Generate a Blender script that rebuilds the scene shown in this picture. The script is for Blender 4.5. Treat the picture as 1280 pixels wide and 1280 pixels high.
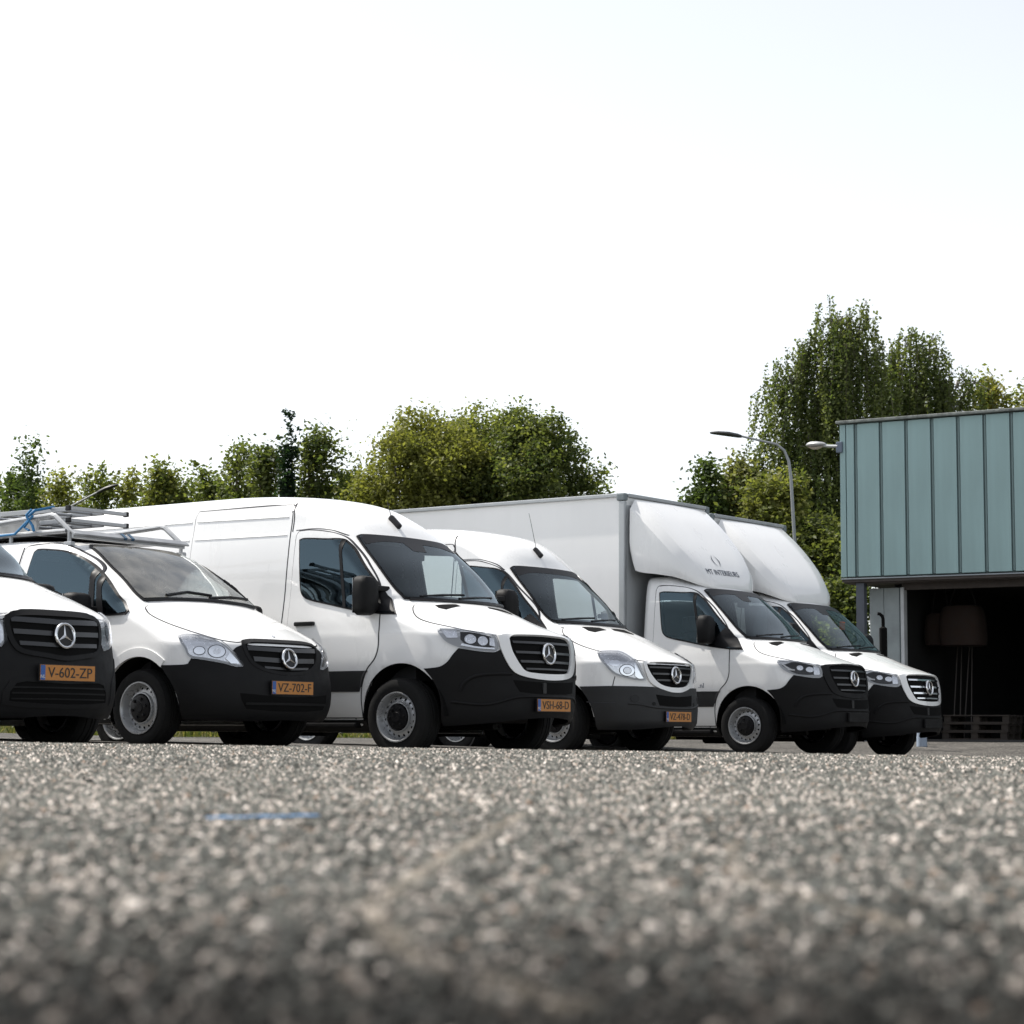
import bpy, bmesh, math, random
import numpy as np
from mathutils import Vector, Matrix
from mathutils.bvhtree import BVHTree
from mathutils.geometry import delaunay_2d_cdt
random.seed(7); np.random.seed(7)
for o in list(bpy.data.objects):
    bpy.data.objects.remove(o, do_unlink=True)
SC = bpy.context.scene
COL = SC.collection
# ------------------------------------------------------------------ camera, sky, sun, exposure
PITCH = math.atan(276/2667.0); ROLL = .005; CAMZ = .2
cam_data = bpy.data.cameras.new('camera'); cam = bpy.data.objects.new('camera', cam_data); COL.objects.link(cam)
cam.location = (0, 0, CAMZ)
cam.matrix_world = Matrix.Translation((0, 0, CAMZ)) @ (Matrix.Rotation(math.pi/2+PITCH, 4, 'X') @ Matrix.Rotation(ROLL, 4, 'Z'))
cam_data.sensor_width = 36; cam_data.lens = 2667/1280*36
cam_data.clip_start = .05; cam_data.clip_end = 3000
cam_data.dof.use_dof = True; cam_data.dof.focus_distance = 21.0; cam_data.dof.aperture_fstop = 7.0
SC.camera = cam
SUN_EL = math.radians(59); SUN_AZ = math.radians(-60)      # azimuth measured from +Y (behind the vans), negative = to the left
sun_dir = Vector((math.sin(SUN_AZ)*math.cos(SUN_EL), math.cos(SUN_AZ)*math.cos(SUN_EL), math.sin(SUN_EL)))
world = bpy.data.worlds.new('World'); SC.world = world; world.use_nodes = True
nt = world.node_tree; nt.nodes.clear()
sky = nt.nodes.new('ShaderNodeTexSky'); sky.sky_type = 'NISHITA'; sky.sun_disc = False
sky.sun_elevation = SUN_EL; sky.sun_rotation = SUN_AZ; sky.altitude = 20; sky.air_density = 1.0; sky.dust_density = 1.0; sky.ozone_density = 1.0
bg = nt.nodes.new('ShaderNodeBackground'); bg.inputs['Strength'].default_value = .14
wo = nt.nodes.new('ShaderNodeOutputWorld')
hs = nt.nodes.new('ShaderNodeHueSaturation'); hs.inputs['Saturation'].default_value = .26      # pale, hazy white summer sky
nt.links.new(sky.outputs[0], hs.inputs['Color']); nt.links.new(hs.outputs[0], bg.inputs['Color']); nt.links.new(bg.outputs[0], wo.inputs['Surface'])
sd = bpy.data.lights.new('sun', 'SUN'); sd.energy = 4.3; sd.angle = math.radians(.5); sd.color = (1, .95, .88)
sun = bpy.data.objects.new('sun', sd); COL.objects.link(sun)
sun.rotation_euler = sun_dir.to_track_quat('Z', 'Y').to_euler(); sun.location = (0, 0, 30)
SC.view_settings.view_transform = 'Standard'; SC.view_settings.look = 'None'; SC.view_settings.gamma = 1
SC.view_settings.use_curve_mapping = False; SC.view_settings.exposure = .62
SC.cycles.max_bounces = 8; SC.cycles.transparent_max_bounces = 24; SC.cycles.caustics_reflective = False; SC.cycles.caustics_refractive = False
SC.cycles.use_denoising = True
# ------------------------------------------------------------------ helpers
def prop(o, label=None, cat=None, group=None, kind=None):
    for k, v in (('label', label), ('category', cat), ('group', group), ('kind', kind)):
        if v: o[k] = v
    return o
def empty(name, loc=(0, 0, 0), rz=0.0):
    o = bpy.data.objects.new(name, None); COL.objects.link(o); o.location = loc; o.rotation_euler = (0, 0, rz); o.empty_display_size = .2
    return o
def mesh_obj(name, verts, faces, mat, parent=None, smooth=False):
    me = bpy.data.meshes.new(name); me.from_pydata([tuple(v) for v in verts], [], [tuple(f) for f in faces]); me.update()
    if smooth:
        me.polygons.foreach_set('use_smooth', [True]*len(me.polygons))
    if mat: me.materials.append(mat)
    o = bpy.data.objects.new(name, me); COL.objects.link(o)
    if parent: o.parent = parent
    return o
class MB:
    """collects simple shapes that belong to one part"""
    def __init__(s): s.v = []; s.f = []
    def add(s, v, f):
        n = len(s.v); s.v += [tuple(p) for p in v]; s.f += [tuple(i+n for i in q) for q in f]; return s
    def box(s, c, size, rot=None, bev=0.0):
        bm = bmesh.new(); bmesh.ops.create_cube(bm, size=1)
        for v in bm.verts: v.co = Vector((v.co.x*size[0], v.co.y*size[1], v.co.z*size[2]))
        if bev > 0: bmesh.ops.bevel(bm, geom=bm.edges[:], offset=bev, segments=2, affect='EDGES', profile=.6)
        M = (rot.to_4x4() if rot is not None else Matrix.Identity(4)); c = Vector(c)
        bm.verts.index_update()
        s.add([M @ v.co + c for v in bm.verts], [[v.index for v in f.verts] for f in bm.faces]); bm.free(); return s
    def cyl(s, a, b, r, r2=None, n=12, caps=True):
        a = Vector(a); b = Vector(b); d = (b-a).normalized(); r2 = r if r2 is None else r2
        t = Vector((1, 0, 0)) if abs(d.x) < .9 else Vector((0, 1, 0)); u = d.cross(t).normalized(); w = d.cross(u)
        v = []; f = []
        for k in range(n):
            an = 2*math.pi*k/n; e = u*math.cos(an)+w*math.sin(an); v += [a+e*r, b+e*r2]
        for k in range(n):
            j = (k+1) % n; f.append((2*k, 2*j, 2*j+1, 2*k+1))
        if caps: f.append([2*k for k in range(n)][::-1]); f.append([2*k+1 for k in range(n)])
        return s.add(v, f)
    def tube(s, pts, r, n=8, r_end=None):
        pts = [Vector(p) for p in pts]; N = len(pts); v = []; f = []; prev = None
        for i, q in enumerate(pts):
            d = (pts[min(i+1, N-1)]-pts[max(i-1, 0)]).normalized()
            if prev is None:
                t = Vector((0, 0, 1)) if abs(d.z) < .9 else Vector((1, 0, 0)); u = d.cross(t).normalized()
            else:
                u = (prev-d*prev.dot(d)).normalized()
            prev = u; w = d.cross(u); rr = r if r_end is None else r+(r_end-r)*i/(N-1)
            v += [q+(u*math.cos(2*math.pi*k/n)+w*math.sin(2*math.pi*k/n))*rr for k in range(n)]
        for i in range(N-1):
            for k in range(n):
                j = (k+1) % n; f.append((i*n+k, i*n+j, i*n+n+j, i*n+n+k))
        f.append(list(range(n))[::-1]); f.append([(N-1)*n+k for k in range(n)])
        return s.add(v, f)
    def lathe_y(s, prof, n=40, y0=0.0, cx=0.0, cz=0.0):
        """profile of (radius, y) spun about the y axis"""
        v = []; f = []; m = len(prof)
        for k in range(n):
            a = 2*math.pi*k/n
            v += [(cx+r*math.cos(a), y0+y, cz+r*math.sin(a)) for r, y in prof]
        for k in range(n):
            j = (k+1) % n
            for i in range(m-1): f.append((k*m+i, k*m+i+1, j*m+i+1, j*m+i))
        return s.add(v, f)
    def prism(s, poly, y0, y1, plane='xz'):
        """extruded outline; plane xz -> extruded along y, yz -> along x, xy -> along z"""
        def P(u, w, d): return (u, d, w) if plane == 'xz' else ((d, u, w) if plane == 'yz' else (u, w, d))
        n = len(poly); v = [P(a, b, y0) for a, b in poly]+[P(a, b, y1) for a, b in poly]
        f = [list(range(n)), list(range(n, 2*n))[::-1]]+[(k, k+n, (k+1) % n+n, (k+1) % n) for k in range(n)]
        return s.add(v, f)
    def build(s, name, mat, parent=None, smooth=False, fix=True):
        o = mesh_obj(name, s.v, s.f, mat, parent, smooth)
        if fix:
            bm = bmesh.new(); bm.from_mesh(o.data); bmesh.ops.recalc_face_normals(bm, faces=bm.faces); bm.to_mesh(o.data); bm.free()
        if smooth:
            try: o.data.set_sharp_from_angle(angle=math.radians(38))
            except Exception: pass
        return o
def copy_tree(o, parent=None):
    c = o.copy(); COL.objects.link(c)
    if parent is not None: c.parent = parent
    for ch in o.children: copy_tree(ch, c)
    return c
# ------------------------------------------------------------------ materials
MATS = {}
def mat(name, col, rough=.5, metal=0.0, coat=0.0, noise=0.0, nscale=20.0, bump=0.0, bscale=60.0, spec=.5, nmap=None):
    if name in MATS: return MATS[name]
    m = bpy.data.materials.new(name); m.use_nodes = True; n = m.node_tree.nodes; l = m.node_tree.links; b = n['Principled BSDF']
    b.inputs['Base Color'].default_value = (*col, 1); b.inputs['Roughness'].default_value = rough; b.inputs['Metallic'].default_value = metal
    b.inputs['Specular IOR Level'].default_value = spec
    if coat: b.inputs['Coat Weight'].default_value = coat; b.inputs['Coat Roughness'].default_value = .03
    tc = None
    if noise or bump:
        tc = n.new('ShaderNodeTexCoord')
    if noise:
        t = n.new('ShaderNodeTexNoise'); t.inputs['Scale'].default_value = nscale; t.inputs['Detail'].default_value = 6; (l.new(tc.outputs['Object'], t.inputs['Vector']) if not nmap else None)
        if nmap: mp = n.new('ShaderNodeMapping'); mp.inputs['Scale'].default_value = nmap; l.new(tc.outputs['Object'], mp.inputs['Vector']); l.new(mp.outputs[0], t.inputs['Vector'])
        r = n.new('ShaderNodeMapRange'); r.inputs[1].default_value = .3; r.inputs[2].default_value = .7; r.inputs[3].default_value = 1-noise; r.inputs[4].default_value = 1+noise
        l.new(t.outputs[0], r.inputs[0])
        x = n.new('ShaderNodeVectorMath'); x.operation = 'SCALE'; x.inputs[0].default_value = col; l.new(r.outputs[0], x.inputs['Scale']); l.new(x.outputs[0], b.inputs['Base Color'])
        r2 = n.new('ShaderNodeMapRange'); r2.inputs[1].default_value = .3; r2.inputs[2].default_value = .7; r2.inputs[3].default_value = max(0, rough-.08); r2.inputs[4].default_value = min(1, rough+.08)
        l.new(t.outputs[0], r2.inputs[0]); l.new(r2.outputs[0], b.inputs['Roughness'])
    if bump:
        t2 = n.new('ShaderNodeTexNoise'); t2.inputs['Scale'].default_value = bscale; t2.inputs['Detail'].default_value = 4; l.new(tc.outputs['Object'], t2.inputs['Vector'])
        bp = n.new('ShaderNodeBump'); bp.inputs['Strength'].default_value = bump; bp.inputs['Distance'].default_value = .01; l.new(t2.outputs[0], bp.inputs['Height']); l.new(bp.outputs[0], b.inputs['Normal'])
    MATS[name] = m
    return m
def glass_mat(name, tint, ior=1.45, rough=.0, veil=0.0, gcol=(1, 1, 1)):
    if name in MATS: return MATS[name]
    m = bpy.data.materials.new(name); m.use_nodes = True; n = m.node_tree.nodes; l = m.node_tree.links; n.clear()
    out = n.new('ShaderNodeOutputMaterial'); tr = n.new('ShaderNodeBsdfTransparent'); tr.inputs[0].default_value = (*tint, 1)
    gl = n.new('ShaderNodeBsdfGlossy'); gl.inputs['Roughness'].default_value = rough; gl.inputs[0].default_value = (*gcol, 1)
    lw = n.new('ShaderNodeFresnel'); lw.inputs['IOR'].default_value = ior
    mx = n.new('ShaderNodeMixShader'); l.new(lw.outputs[0], mx.inputs[0]); l.new(tr.outputs[0], mx.inputs[1]); l.new(gl.outputs[0], mx.inputs[2])
    src = mx
    if veil:
        tc = n.new('ShaderNodeTexCoord'); t = n.new('ShaderNodeTexNoise'); t.inputs['Scale'].default_value = 5; t.inputs['Detail'].default_value = 8; l.new(tc.outputs['Object'], t.inputs['Vector'])
        r = n.new('ShaderNodeMapRange'); r.inputs[1].default_value = .35; r.inputs[2].default_value = .75; r.inputs[3].default_value = veil*.3; r.inputs[4].default_value = veil; l.new(t.outputs[0], r.inputs[0])
        df = n.new('ShaderNodeBsdfDiffuse'); df.inputs[0].default_value = (.5, .48, .44, 1)
        m2 = n.new('ShaderNodeMixShader'); l.new(r.outputs[0], m2.inputs[0]); l.new(mx.outputs[0], m2.inputs[1]); l.new(df.outputs[0], m2.inputs[2]); src = m2
    l.new(src.outputs[0], out.inputs['Surface'])
    MATS[name] = m
    return m
# ------------------------------------------------------------------ van bodies: stacked plan outlines
def pchip(xs, ys, xq):
    xs = np.asarray(xs, float); ys = np.asarray(ys, float); h = np.diff(xs); d = np.diff(ys)/h; n = len(xs); m = np.zeros(n)
    m[0] = d[0]; m[-1] = d[-1]
    for i in range(1, n-1):
        if d[i-1]*d[i] > 0:
            w1 = 2*h[i]+h[i-1]; w2 = h[i]+2*h[i-1]; m[i] = (w1+w2)/(w1/d[i-1]+w2/d[i])
    k = np.clip(np.searchsorted(xs, xq)-1, 0, n-2); t = (xq-xs[k])/h[k]
    return ((1+2*t)*(1-t)**2)*ys[k]+t*(1-t)**2*h[k]*m[k]+t*t*(3-2*t)*ys[k+1]+t*t*(t-1)*h[k]*m[k+1]
def in_poly(px, pz, poly):
    poly = np.asarray(poly, float); x1, z1 = poly[:, 0], poly[:, 1]; x2, z2 = np.roll(x1, -1), np.roll(z1, -1)
    c = np.zeros(px.shape, bool)
    for a, b, e, f in zip(x1, z1, x2, z2):
        if b == f: continue
        t = ((b > pz) != (f > pz)) & (px < (e-a)*(pz-b)/(f-b)+a); c ^= t
    return c
def inset(poly, d):
    """moves every edge of a closed outline inwards by d (outwards if negative)"""
    p = [Vector(q) for q in poly]; n = len(p); A = sum(p[i].x*p[(i+1) % n].y-p[(i+1) % n].x*p[i].y for i in range(n)); sg = 1 if A > 0 else -1
    out = []
    for i in range(n):
        a = (p[i]-p[i-1]).normalized(); b = (p[(i+1) % n]-p[i]).normalized()
        na = Vector((-a.y, a.x))*sg; nb = Vector((-b.y, b.x))*sg; m = (na+nb)
        if m.length < 1e-6: m = na
        m.normalize(); k = 1/max(.45, m.dot(na)); q = p[i]+m*d*k; out.append((q.x, q.y))
    return out
def smooth_poly(poly, step=.03, closed=True, keep=40.0):
    """rounds an outline a little: Catmull-Rom through the points, corners sharper than keep degrees stay"""
    P = [Vector(q) for q in poly]; n = len(P); out = []
    for i in range(n if closed else n-1):
        p0, p1, p2, p3 = P[(i-1) % n], P[i], P[(i+1) % n], P[(i+2) % n]
        if not closed:
            p0 = P[max(i-1, 0)]; p3 = P[min(i+2, n-1)]
        def tang(a, b, c):
            u = (b-a); v = (c-b)
            if u.length < 1e-9 or v.length < 1e-9: return None
            if math.degrees(u.angle(v)) > keep: return None
            return (c-a)/(u.length+v.length)
        L = (p2-p1).length; t1 = tang(p0, p1, p2); t2 = tang(p1, p2, p3)
        m1 = (t1 if t1 is not None else (p2-p1)/L)*L; m2 = (t2 if t2 is not None else (p2-p1)/L)*L
        k = max(1, int(math.ceil(L/step)))
        for j in range(k):
            t = j/k; q = (2*t**3-3*t*t+1)*p1+(t**3-2*t*t+t)*m1+(-2*t**3+3*t*t)*p2+(t**3-t*t)*m2
            out.append((q.x, q.y))
    if not closed: out.append(tuple(P[-1]))
    return out
class Body:
    """levels: rows (z, x of the nose on the centre line, half width, length of the front corner, exponent)"""
    def __init__(s, levels, xr, x_fine=-1.7, dz=.03, shrink=0.0):
        L = np.array(levels, float); s.L = L
        zz = np.linspace(L[0, 0], L[-1, 0], 4000); cols = [pchip(L[:, 0], L[:, k], zz) for k in range(1, 5)]
        arc = np.concatenate([[0], np.cumsum(np.sqrt(np.diff(zz)**2+np.diff(cols[0])**2+np.diff(cols[1])**2))])
        ns = int(arc[-1]/dz)+1; zs = np.interp(np.linspace(0, arc[-1], ns), arc, zz)
        # make sure neighbouring levels never lie more than dz apart
        XF, W, B, N = [np.interp(zs, zz, c) for c in cols]
        XF = XF-shrink; W = W-shrink; zs2 = zs-shrink*(zs > L[0, 0]+.6*(L[-1, 0]-L[0, 0]))
        ta = np.linspace(0, math.pi/2, 34); rows = []
        xs_side = None
        for z, xf, w, b, n in zip(zs2, XF, W, B, N):
            cx = np.cos(ta)**(2/n); sy = np.sin(ta)**(2/n); cx[-1] = 0
            x = xf-b+b*cx; y = w*sy
            xe = xf-b; rr = min(.14, w*.9)
            x_f = max(min(x_fine, xe-.08), xr+rr+.06)
            fine = np.linspace(0, 1, 44)[1:]; xa = xe+(x_f-xe)*fine
            coarse = np.linspace(0, 1, 26)[1:]; xb = x_f+(xr+rr-x_f)*coarse
            tr = np.linspace(0, math.pi/2, 7)[1:]
            xc = xr+rr-rr*np.sin(tr); yc = w-rr+rr*np.cos(tr); ye = np.linspace(1, 0, 8)[1:]*(w-rr)
            X = np.concatenate([x, xa, xb, xc, np.full(7, xr)]); Y = np.concatenate([y, np.full(len(xa)+len(xb), w), yc, ye])
            rows.append(np.stack([X, Y, np.full(len(X), z)], 1))
        s.rows = np.array(rows); s.shape = s.rows.shape[:2]
        self_v = s.rows.reshape(-1, 3)
        s.vr = self_v*np.array([1, -1, 1]); s.vl = self_v
        m, k = s.shape; f = []
        idx = np.arange(m*k).reshape(m, k)
        a = idx[:-1, :-1].ravel(); b = idx[1:, :-1].ravel(); c = idx[1:, 1:].ravel(); d = idx[:-1, 1:].ravel()
        s.fr = np.stack([a, b, c, d], 1)
        V = np.concatenate([s.vr, s.vl]); Fq = np.concatenate([s.fr, s.fr[:, ::-1]+len(s.vr)])
        s.V, s.F = V, Fq
        s.bvh = BVHTree.FromPolygons([tuple(v) for v in V], [tuple(q) for q in Fq])
    def hit(s, o, d):
        h = s.bvh.ray_cast(Vector(o), Vector(d))
        if h[0] is None: return None
        n = h[1]
        if n.dot(Vector(d)) > 0: n = -n
        return h[0], n
    def pt(s, mode, u, v, ax=-.2):
        if mode == 'side': return s.hit((u, -4, v), (0, 1, 0))
        if mode == 'front': return s.hit((6, u, v), (-1, 0, 0))
        if mode == 'top': return s.hit((u, v, 9), (0, 0, -1))
        if mode == 'cyl':
            d = Vector((math.cos(u), math.sin(u), 0)); return s.hit(Vector((ax, 0, v))+d*7, -d)
    def shell(s, name, m, parent, cut_side=(), cut_front=(), arches=(), keep=None, within=None):
        V = s.V.copy(); F = s.F; ins = np.zeros(len(V), bool); kill = np.zeros(len(F), bool)
        C = V[F].mean(1)
        for pl in cut_side: kill |= in_poly(C[:, 0], C[:, 2], pl) & (np.abs(C[:, 1]) > .55)
        if within is not None: kill |= in_poly(C[:, 0], C[:, 2], within[0]) & in_poly(C[:, 0], C[:, 2], within[1]) & (np.abs(C[:, 1]) > .55)
        for pl in cut_front: kill |= in_poly(C[:, 1], C[:, 2], pl) & (C[:, 0] > -1.6)
        if keep is not None: kill |= ~keep(C)
        for (cx, cz, r) in arches:
            side = np.abs(V[:, 1]) > .45
            d = np.hypot(V[:, 0]-cx, V[:, 2]-cz); i2 = (d < r) & side
            allin = i2[F].all(1); kill |= allin
            part = np.zeros(len(V), bool); part[F[~allin].ravel()] = True
            mv = part & i2; k = r/np.maximum(d[mv], 1e-3)
            V[mv, 0] = cx+(V[mv, 0]-cx)*k; V[mv, 2] = cz+(V[mv, 2]-cz)*k
        Fk = F[~kill]; used = np.unique(Fk); re = np.full(len(V), -1); re[used] = np.arange(len(used))
        o = mesh_obj(name, V[used].tolist(), re[Fk].tolist(), m, parent, True)
        bm = bmesh.new(); bm.from_mesh(o.data); bmesh.ops.remove_doubles(bm, verts=bm.verts, dist=.0008)
        bmesh.ops.recalc_face_normals(bm, faces=bm.faces); bm.to_mesh(o.data); bm.free()
        o.data.polygons.foreach_set('use_smooth', [True]*len(o.data.polygons))
        return o
    def patch(s, name, poly, m, parent, mode='side', off=.004, thick=.02, step=.03, holes=(), mirror=False, ax=-.2, sm=True, keep=40.0, ulim=None, crown=0.0):
        """a sheet that follows the body inside an outline; off = height above the paint, thick = depth of its edge"""
        kk = keep if sm else 0.0
        poly = smooth_poly(poly, step, keep=kk); holes = [smooth_poly(h, step, keep=kk) for h in holes]
        sc = 1.0
        pts = [Vector(p) for p in poly]; n0 = len(pts); edges = [(i, (i+1) % n0) for i in range(n0)]; loops = [list(range(n0))]
        for h in holes:
            b = len(pts); pts += [Vector(p) for p in h]; k = len(h); edges += [(b+i, b+(i+1) % k) for i in range(k)]; loops.append(list(range(b, b+k)))
        P = np.array(poly); mn, mx = P.min(0), P.max(0)
        gx, gz = np.meshgrid(np.arange(mn[0]+step*.5, mx[0], step), np.arange(mn[1]+step*.5, mx[1], step)); gx, gz = gx.ravel(), gz.ravel()
        ok = in_poly(gx, gz, inset(poly, step*.35)) if len(gx) else np.zeros(0, bool)
        for h in holes: ok &= ~in_poly(gx, gz, inset(h, -step*.35))
        pts += [Vector((a, b)) for a, b in zip(gx[ok], gz[ok])]
        vs, es, fs, ov, oe, of = delaunay_2d_cdt(pts, edges, [], 0, 1e-6)
        vs2 = np.array([(q.x, q.y) for q in vs]); cen = np.array([vs2[list(f)].mean(0) for f in fs])
        inside = in_poly(cen[:, 0], cen[:, 1], poly)
        for h in holes: inside &= ~in_poly(cen[:, 0], cen[:, 1], h)
        fs = [list(f) for f, k in zip(fs, inside) if k]
        used = sorted({i for f in fs for i in f}); good = {}; top = []; low = []
        for i in used:
            h = s.pt(mode, vs2[i, 0], vs2[i, 1], ax)
            if h is None: continue
            good[i] = len(top); q, nn = h
            o2 = off
            top.append(q+nn*o2); low.append(q+nn*(o2-thick))
        fs = [[good[i] for i in f] for f in fs if all(i in good for i in f)]
        ec = {}
        for f in fs:
            for a, b in zip(f, f[1:]+f[:1]): ec[(a, b)] = 1
        rim = [(a, b) for (a, b) in ec if (b, a) not in ec]
        n = len(top); rimset = {}
        verts = list(top); faces = [list(f) for f in fs]
        for a, b in rim:
            for q in (a, b):
                if q not in rimset: rimset[q] = len(verts); verts.append(low[q])
            faces.append([b, a, rimset[a], rimset[b]])
        V = np.array([tuple(q) for q in verts])
        objs = []
        def mk(V, flip):
            o = mesh_obj(name, V.tolist(), [f[::-1] for f in faces] if flip else faces, m, parent, True)
            bm = bmesh.new(); bm.from_mesh(o.data); bmesh.ops.recalc_face_normals(bm, faces=bm.faces)
            # outside must look away from the body
            bm.faces.ensure_lookup_table(); c0 = V.mean(0); s0 = 0
            for f in bm.faces:
                cc = f.calc_center_median(); s0 += f.normal.dot(Vector((cc.x-(ax if mode == 'cyl' else -1.0)*(mode != 'side'), cc.y, cc.z-1.0 if mode == 'top' else 0)))*f.calc_area()
            if s0 < 0: bmesh.ops.reverse_faces(bm, faces=bm.faces)
            bm.to_mesh(o.data); bm.free(); o.data.polygons.foreach_set('use_smooth', [True]*len(o.data.polygons))
            try: o.data.set_sharp_from_angle(angle=math.radians(45))
            except Exception: pass
            return o
        objs.append(mk(V, False))
        if mirror: objs.append(mk(V*np.array([1, -1, 1]), True))
        return objs
    def line(s, name, pts, m, parent, width=.008, mode='side', off=.0025, mirror=False, step=.03, ax=-.2, thick=.006, sm=True):
        """a thin strip along a line on the body (shut lines, seals, creases)"""
        pl = smooth_poly(pts, step, closed=False, keep=60 if sm else 0.0)
        P = [Vector(p) for p in pl]; L = []; R = []
        for i in range(len(P)):
            d = (P[min(i+1, len(P)-1)]-P[max(i-1, 0)]).normalized(); nn = Vector((-d.y, d.x)); L.append(P[i]+nn*width/2); R.append(P[i]-nn*width/2)
        verts = []; faces = []
        ok = []
        for a, b in zip(L, R):
            ha = s.pt(mode, a.x, a.y, ax); hb = s.pt(mode, b.x, b.y, ax)
            if ha is None or hb is None: continue
            ok.append(1); verts += [ha[0]+ha[1]*off, hb[0]+hb[1]*off, ha[0]-ha[1]*thick, hb[0]-hb[1]*thick]
        for i in range(len(ok)-1):
            a = 4*i; b = 4*i+4; faces += [(a, a+1, b+1, b), (a, b, b+2, a+2), (a+1, a+3, b+3, b+1)]
        V = np.array([tuple(q) for q in verts])
        objs = [mesh_obj(name, V.tolist(), faces, m, parent, True)]
        if mirror: objs.append(mesh_obj(name, (V*np.array([1, -1, 1])).tolist(), [f[::-1] for f in faces], m, parent, True))
        return objs
# ------------------------------------------------------------------ vehicle bodies (metres; x forward from the front axle, z up)
def rows(txt): return [[float(q) for q in r.split()] for r in txt.strip().split('\n')]
L907 = rows('''.22 .88 .84 .72 2.05
.30 1.00 .91 .80 2.05
.45 1.045 .955 .84 2.05
.55 1.045 .97 .83 2.05
.70 1.02 .988 .78 2.1
.92 .985 1.0 .72 2.2
1.08 .945 1.0 .70 2.2
1.12 .91 1.0 .68 2.2
1.16 .82 .995 .66 2.2
1.25 .55 .985 .62 2.2
1.35 .29 .97 .55 2.2
1.45 .06 .955 .46 2.2
1.50 -.02 .948 .36 2.25
1.80 -.36 .918 .25 2.3
2.10 -.71 .878 .24 2.3''')
L907H = L907+rows('''2.24 -.84 .85 .34 2.2
2.35 -.98 .83 .50 2.2
2.45 -1.16 .80 .65 2.2
2.52 -1.42 .74 .75 2.2
2.555 -1.75 .62 .75 2.2
2.575 -2.2 .40 .6 2.2
2.585 -2.6 .12 .3 2.2''')
L907C = L907+rows('''2.20 -.83 .85 .35 2.2
2.27 -1.0 .78 .3 2.2
2.30 -1.2 .5 .25 2.2
2.31 -1.35 .15 .1 2.2''')
L639 = rows('''.20 .82 .84 .55 2.2
.28 .90 .88 .58 2.2
.40 .925 .92 .6 2.2
.55 .91 .94 .6 2.2
.66 .88 .945 .6 2.2
.78 .86 .945 .6 2.2
.88 .83 .94 .59 2.2
.915 .775 .935 .58 2.2
.98 .66 .925 .58 2.2
1.05 .50 .915 .56 2.2
1.15 .24 .90 .52 2.2
1.25 -.02 .885 .43 2.2
1.31 -.14 .875 .33 2.25
1.55 -.55 .83 .24 2.3
1.78 -.95 .765 .24 2.3
1.84 -1.13 .735 .42 2.2
1.87 -1.45 .66 .6 2.2
1.885 -1.9 .45 .5 2.2
1.892 -2.3 .12 .3 2.2''')
L906 = rows('''.22 .86 .86 .6 2.2
.29 .95 .92 .63 2.2
.36 1.0 .95 .66 2.2
.50 1.0 .975 .66 2.2
.65 .985 .985 .66 2.2
.75 .97 .99 .65 2.2
1.01 .945 .99 .64 2.2
1.04 .90 .985 .63 2.2
1.10 .80 .98 .62 2.2
1.20 .58 .97 .58 2.2
1.30 .36 .955 .54 2.2
1.40 .12 .94 .50 2.2
1.48 -.07 .933 .37 2.25
1.80 -.44 .903 .25 2.3
2.15 -.80 .863 .24 2.3
2.32 -.92 .845 .38 2.2
2.45 -1.06 .83 .55 2.2
2.55 -1.27 .80 .65 2.2
2.62 -1.6 .74 .75 2.2
2.66 -1.9 .6 .75 2.2
2.68 -2.3 .4 .6 2.2
2.69 -2.7 .12 .3 2.2''')
L447 = rows('''.20 .82 0.835 0.700 2.05
.28 .92 0.885 0.740 2.05
.45 .95 0.925 0.760 2.05
.62 .93 0.935 0.760 2.05
.80 .89 0.935 0.750 2.05
1.00 .84 0.930 0.740 2.05
1.035 .79 0.925 0.730 2.05
1.10 .64 0.915 0.720 2.05
1.18 .42 0.900 0.690 2.05
1.27 .15 0.880 0.650 2.05
1.35 -.06 0.865 0.600 2.05
1.55 -.38 .85 .4 2.2
1.80 -.80 .79 .34 2.2
1.87 -1.0 .76 .5 2.2
1.90 -1.35 .68 .6 2.2
1.915 -1.8 .45 .5 2.2
1.922 -2.2 .12 .3 2.2''')
HEAD = math.radians(-36.5)
PLACE = dict(V1=(-3.993, 16.106, .035), V2=(-2.640, 19.031, .060), V3=(-.462, 20.440, -.022), V4=(1.058, 24.640, -.033), V5=(3.492, 27.420, -.058), V6=(4.802, 29.333, -.121))
SPEC = dict(V1=(L447, -4.1), V2=(L639, -4.05), V3=(L907H, -4.8), V4=(L906, -4.8), V5=(L907C, -1.58), V6=(L907C, -1.58))
# ------------------------------------------------------------------ vehicle materials
WHITE = mat('white_paint', (.84, .84, .83), .32, coat=.8, noise=.016, nscale=2.2, nmap=(1.6, 1.6, .5), spec=.5)
WHITE2 = mat('white_box_panel', (.86, .86, .85), .38, coat=.25, noise=.035, nscale=1.8, nmap=(1.2, 1.2, .25))
PLASTIC = mat('grey_plastic', (.0085, .0085, .009), .6, bump=.10, bscale=420, spec=.18, noise=.08, nscale=7)
PLASTIC_G = mat('grey_plastic_pale', (.020, .0205, .0215), .55, bump=.10, bscale=420, spec=.35, noise=.12, nscale=7)
BLACK = mat('black_trim', (.008, .008, .009), .4, spec=.3)
MATTE = mat('matte_black', (.006, .006, .006), .9, spec=.1)
GAP = mat('shut_gap', (.05, .05, .055), .8, spec=.1)
RUBBER = mat('tyre_rubber', (.010, .010, .010), .82, noise=.25, nscale=30, bump=.15, bscale=120, spec=.25)
STEEL = mat('wheel_steel', (.50, .51, .52), .30, metal=.6, noise=.025, nscale=12)
CHROME = mat('chrome', (.78, .79, .80), .12, metal=1.0)
GREY_SLAT = mat('grille_slat', (.03, .031, .034), .3, spec=.5)
REFLECTOR = mat('lamp_reflector', (.80, .81, .83), .22, metal=.6, noise=.15, nscale=45)
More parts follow.
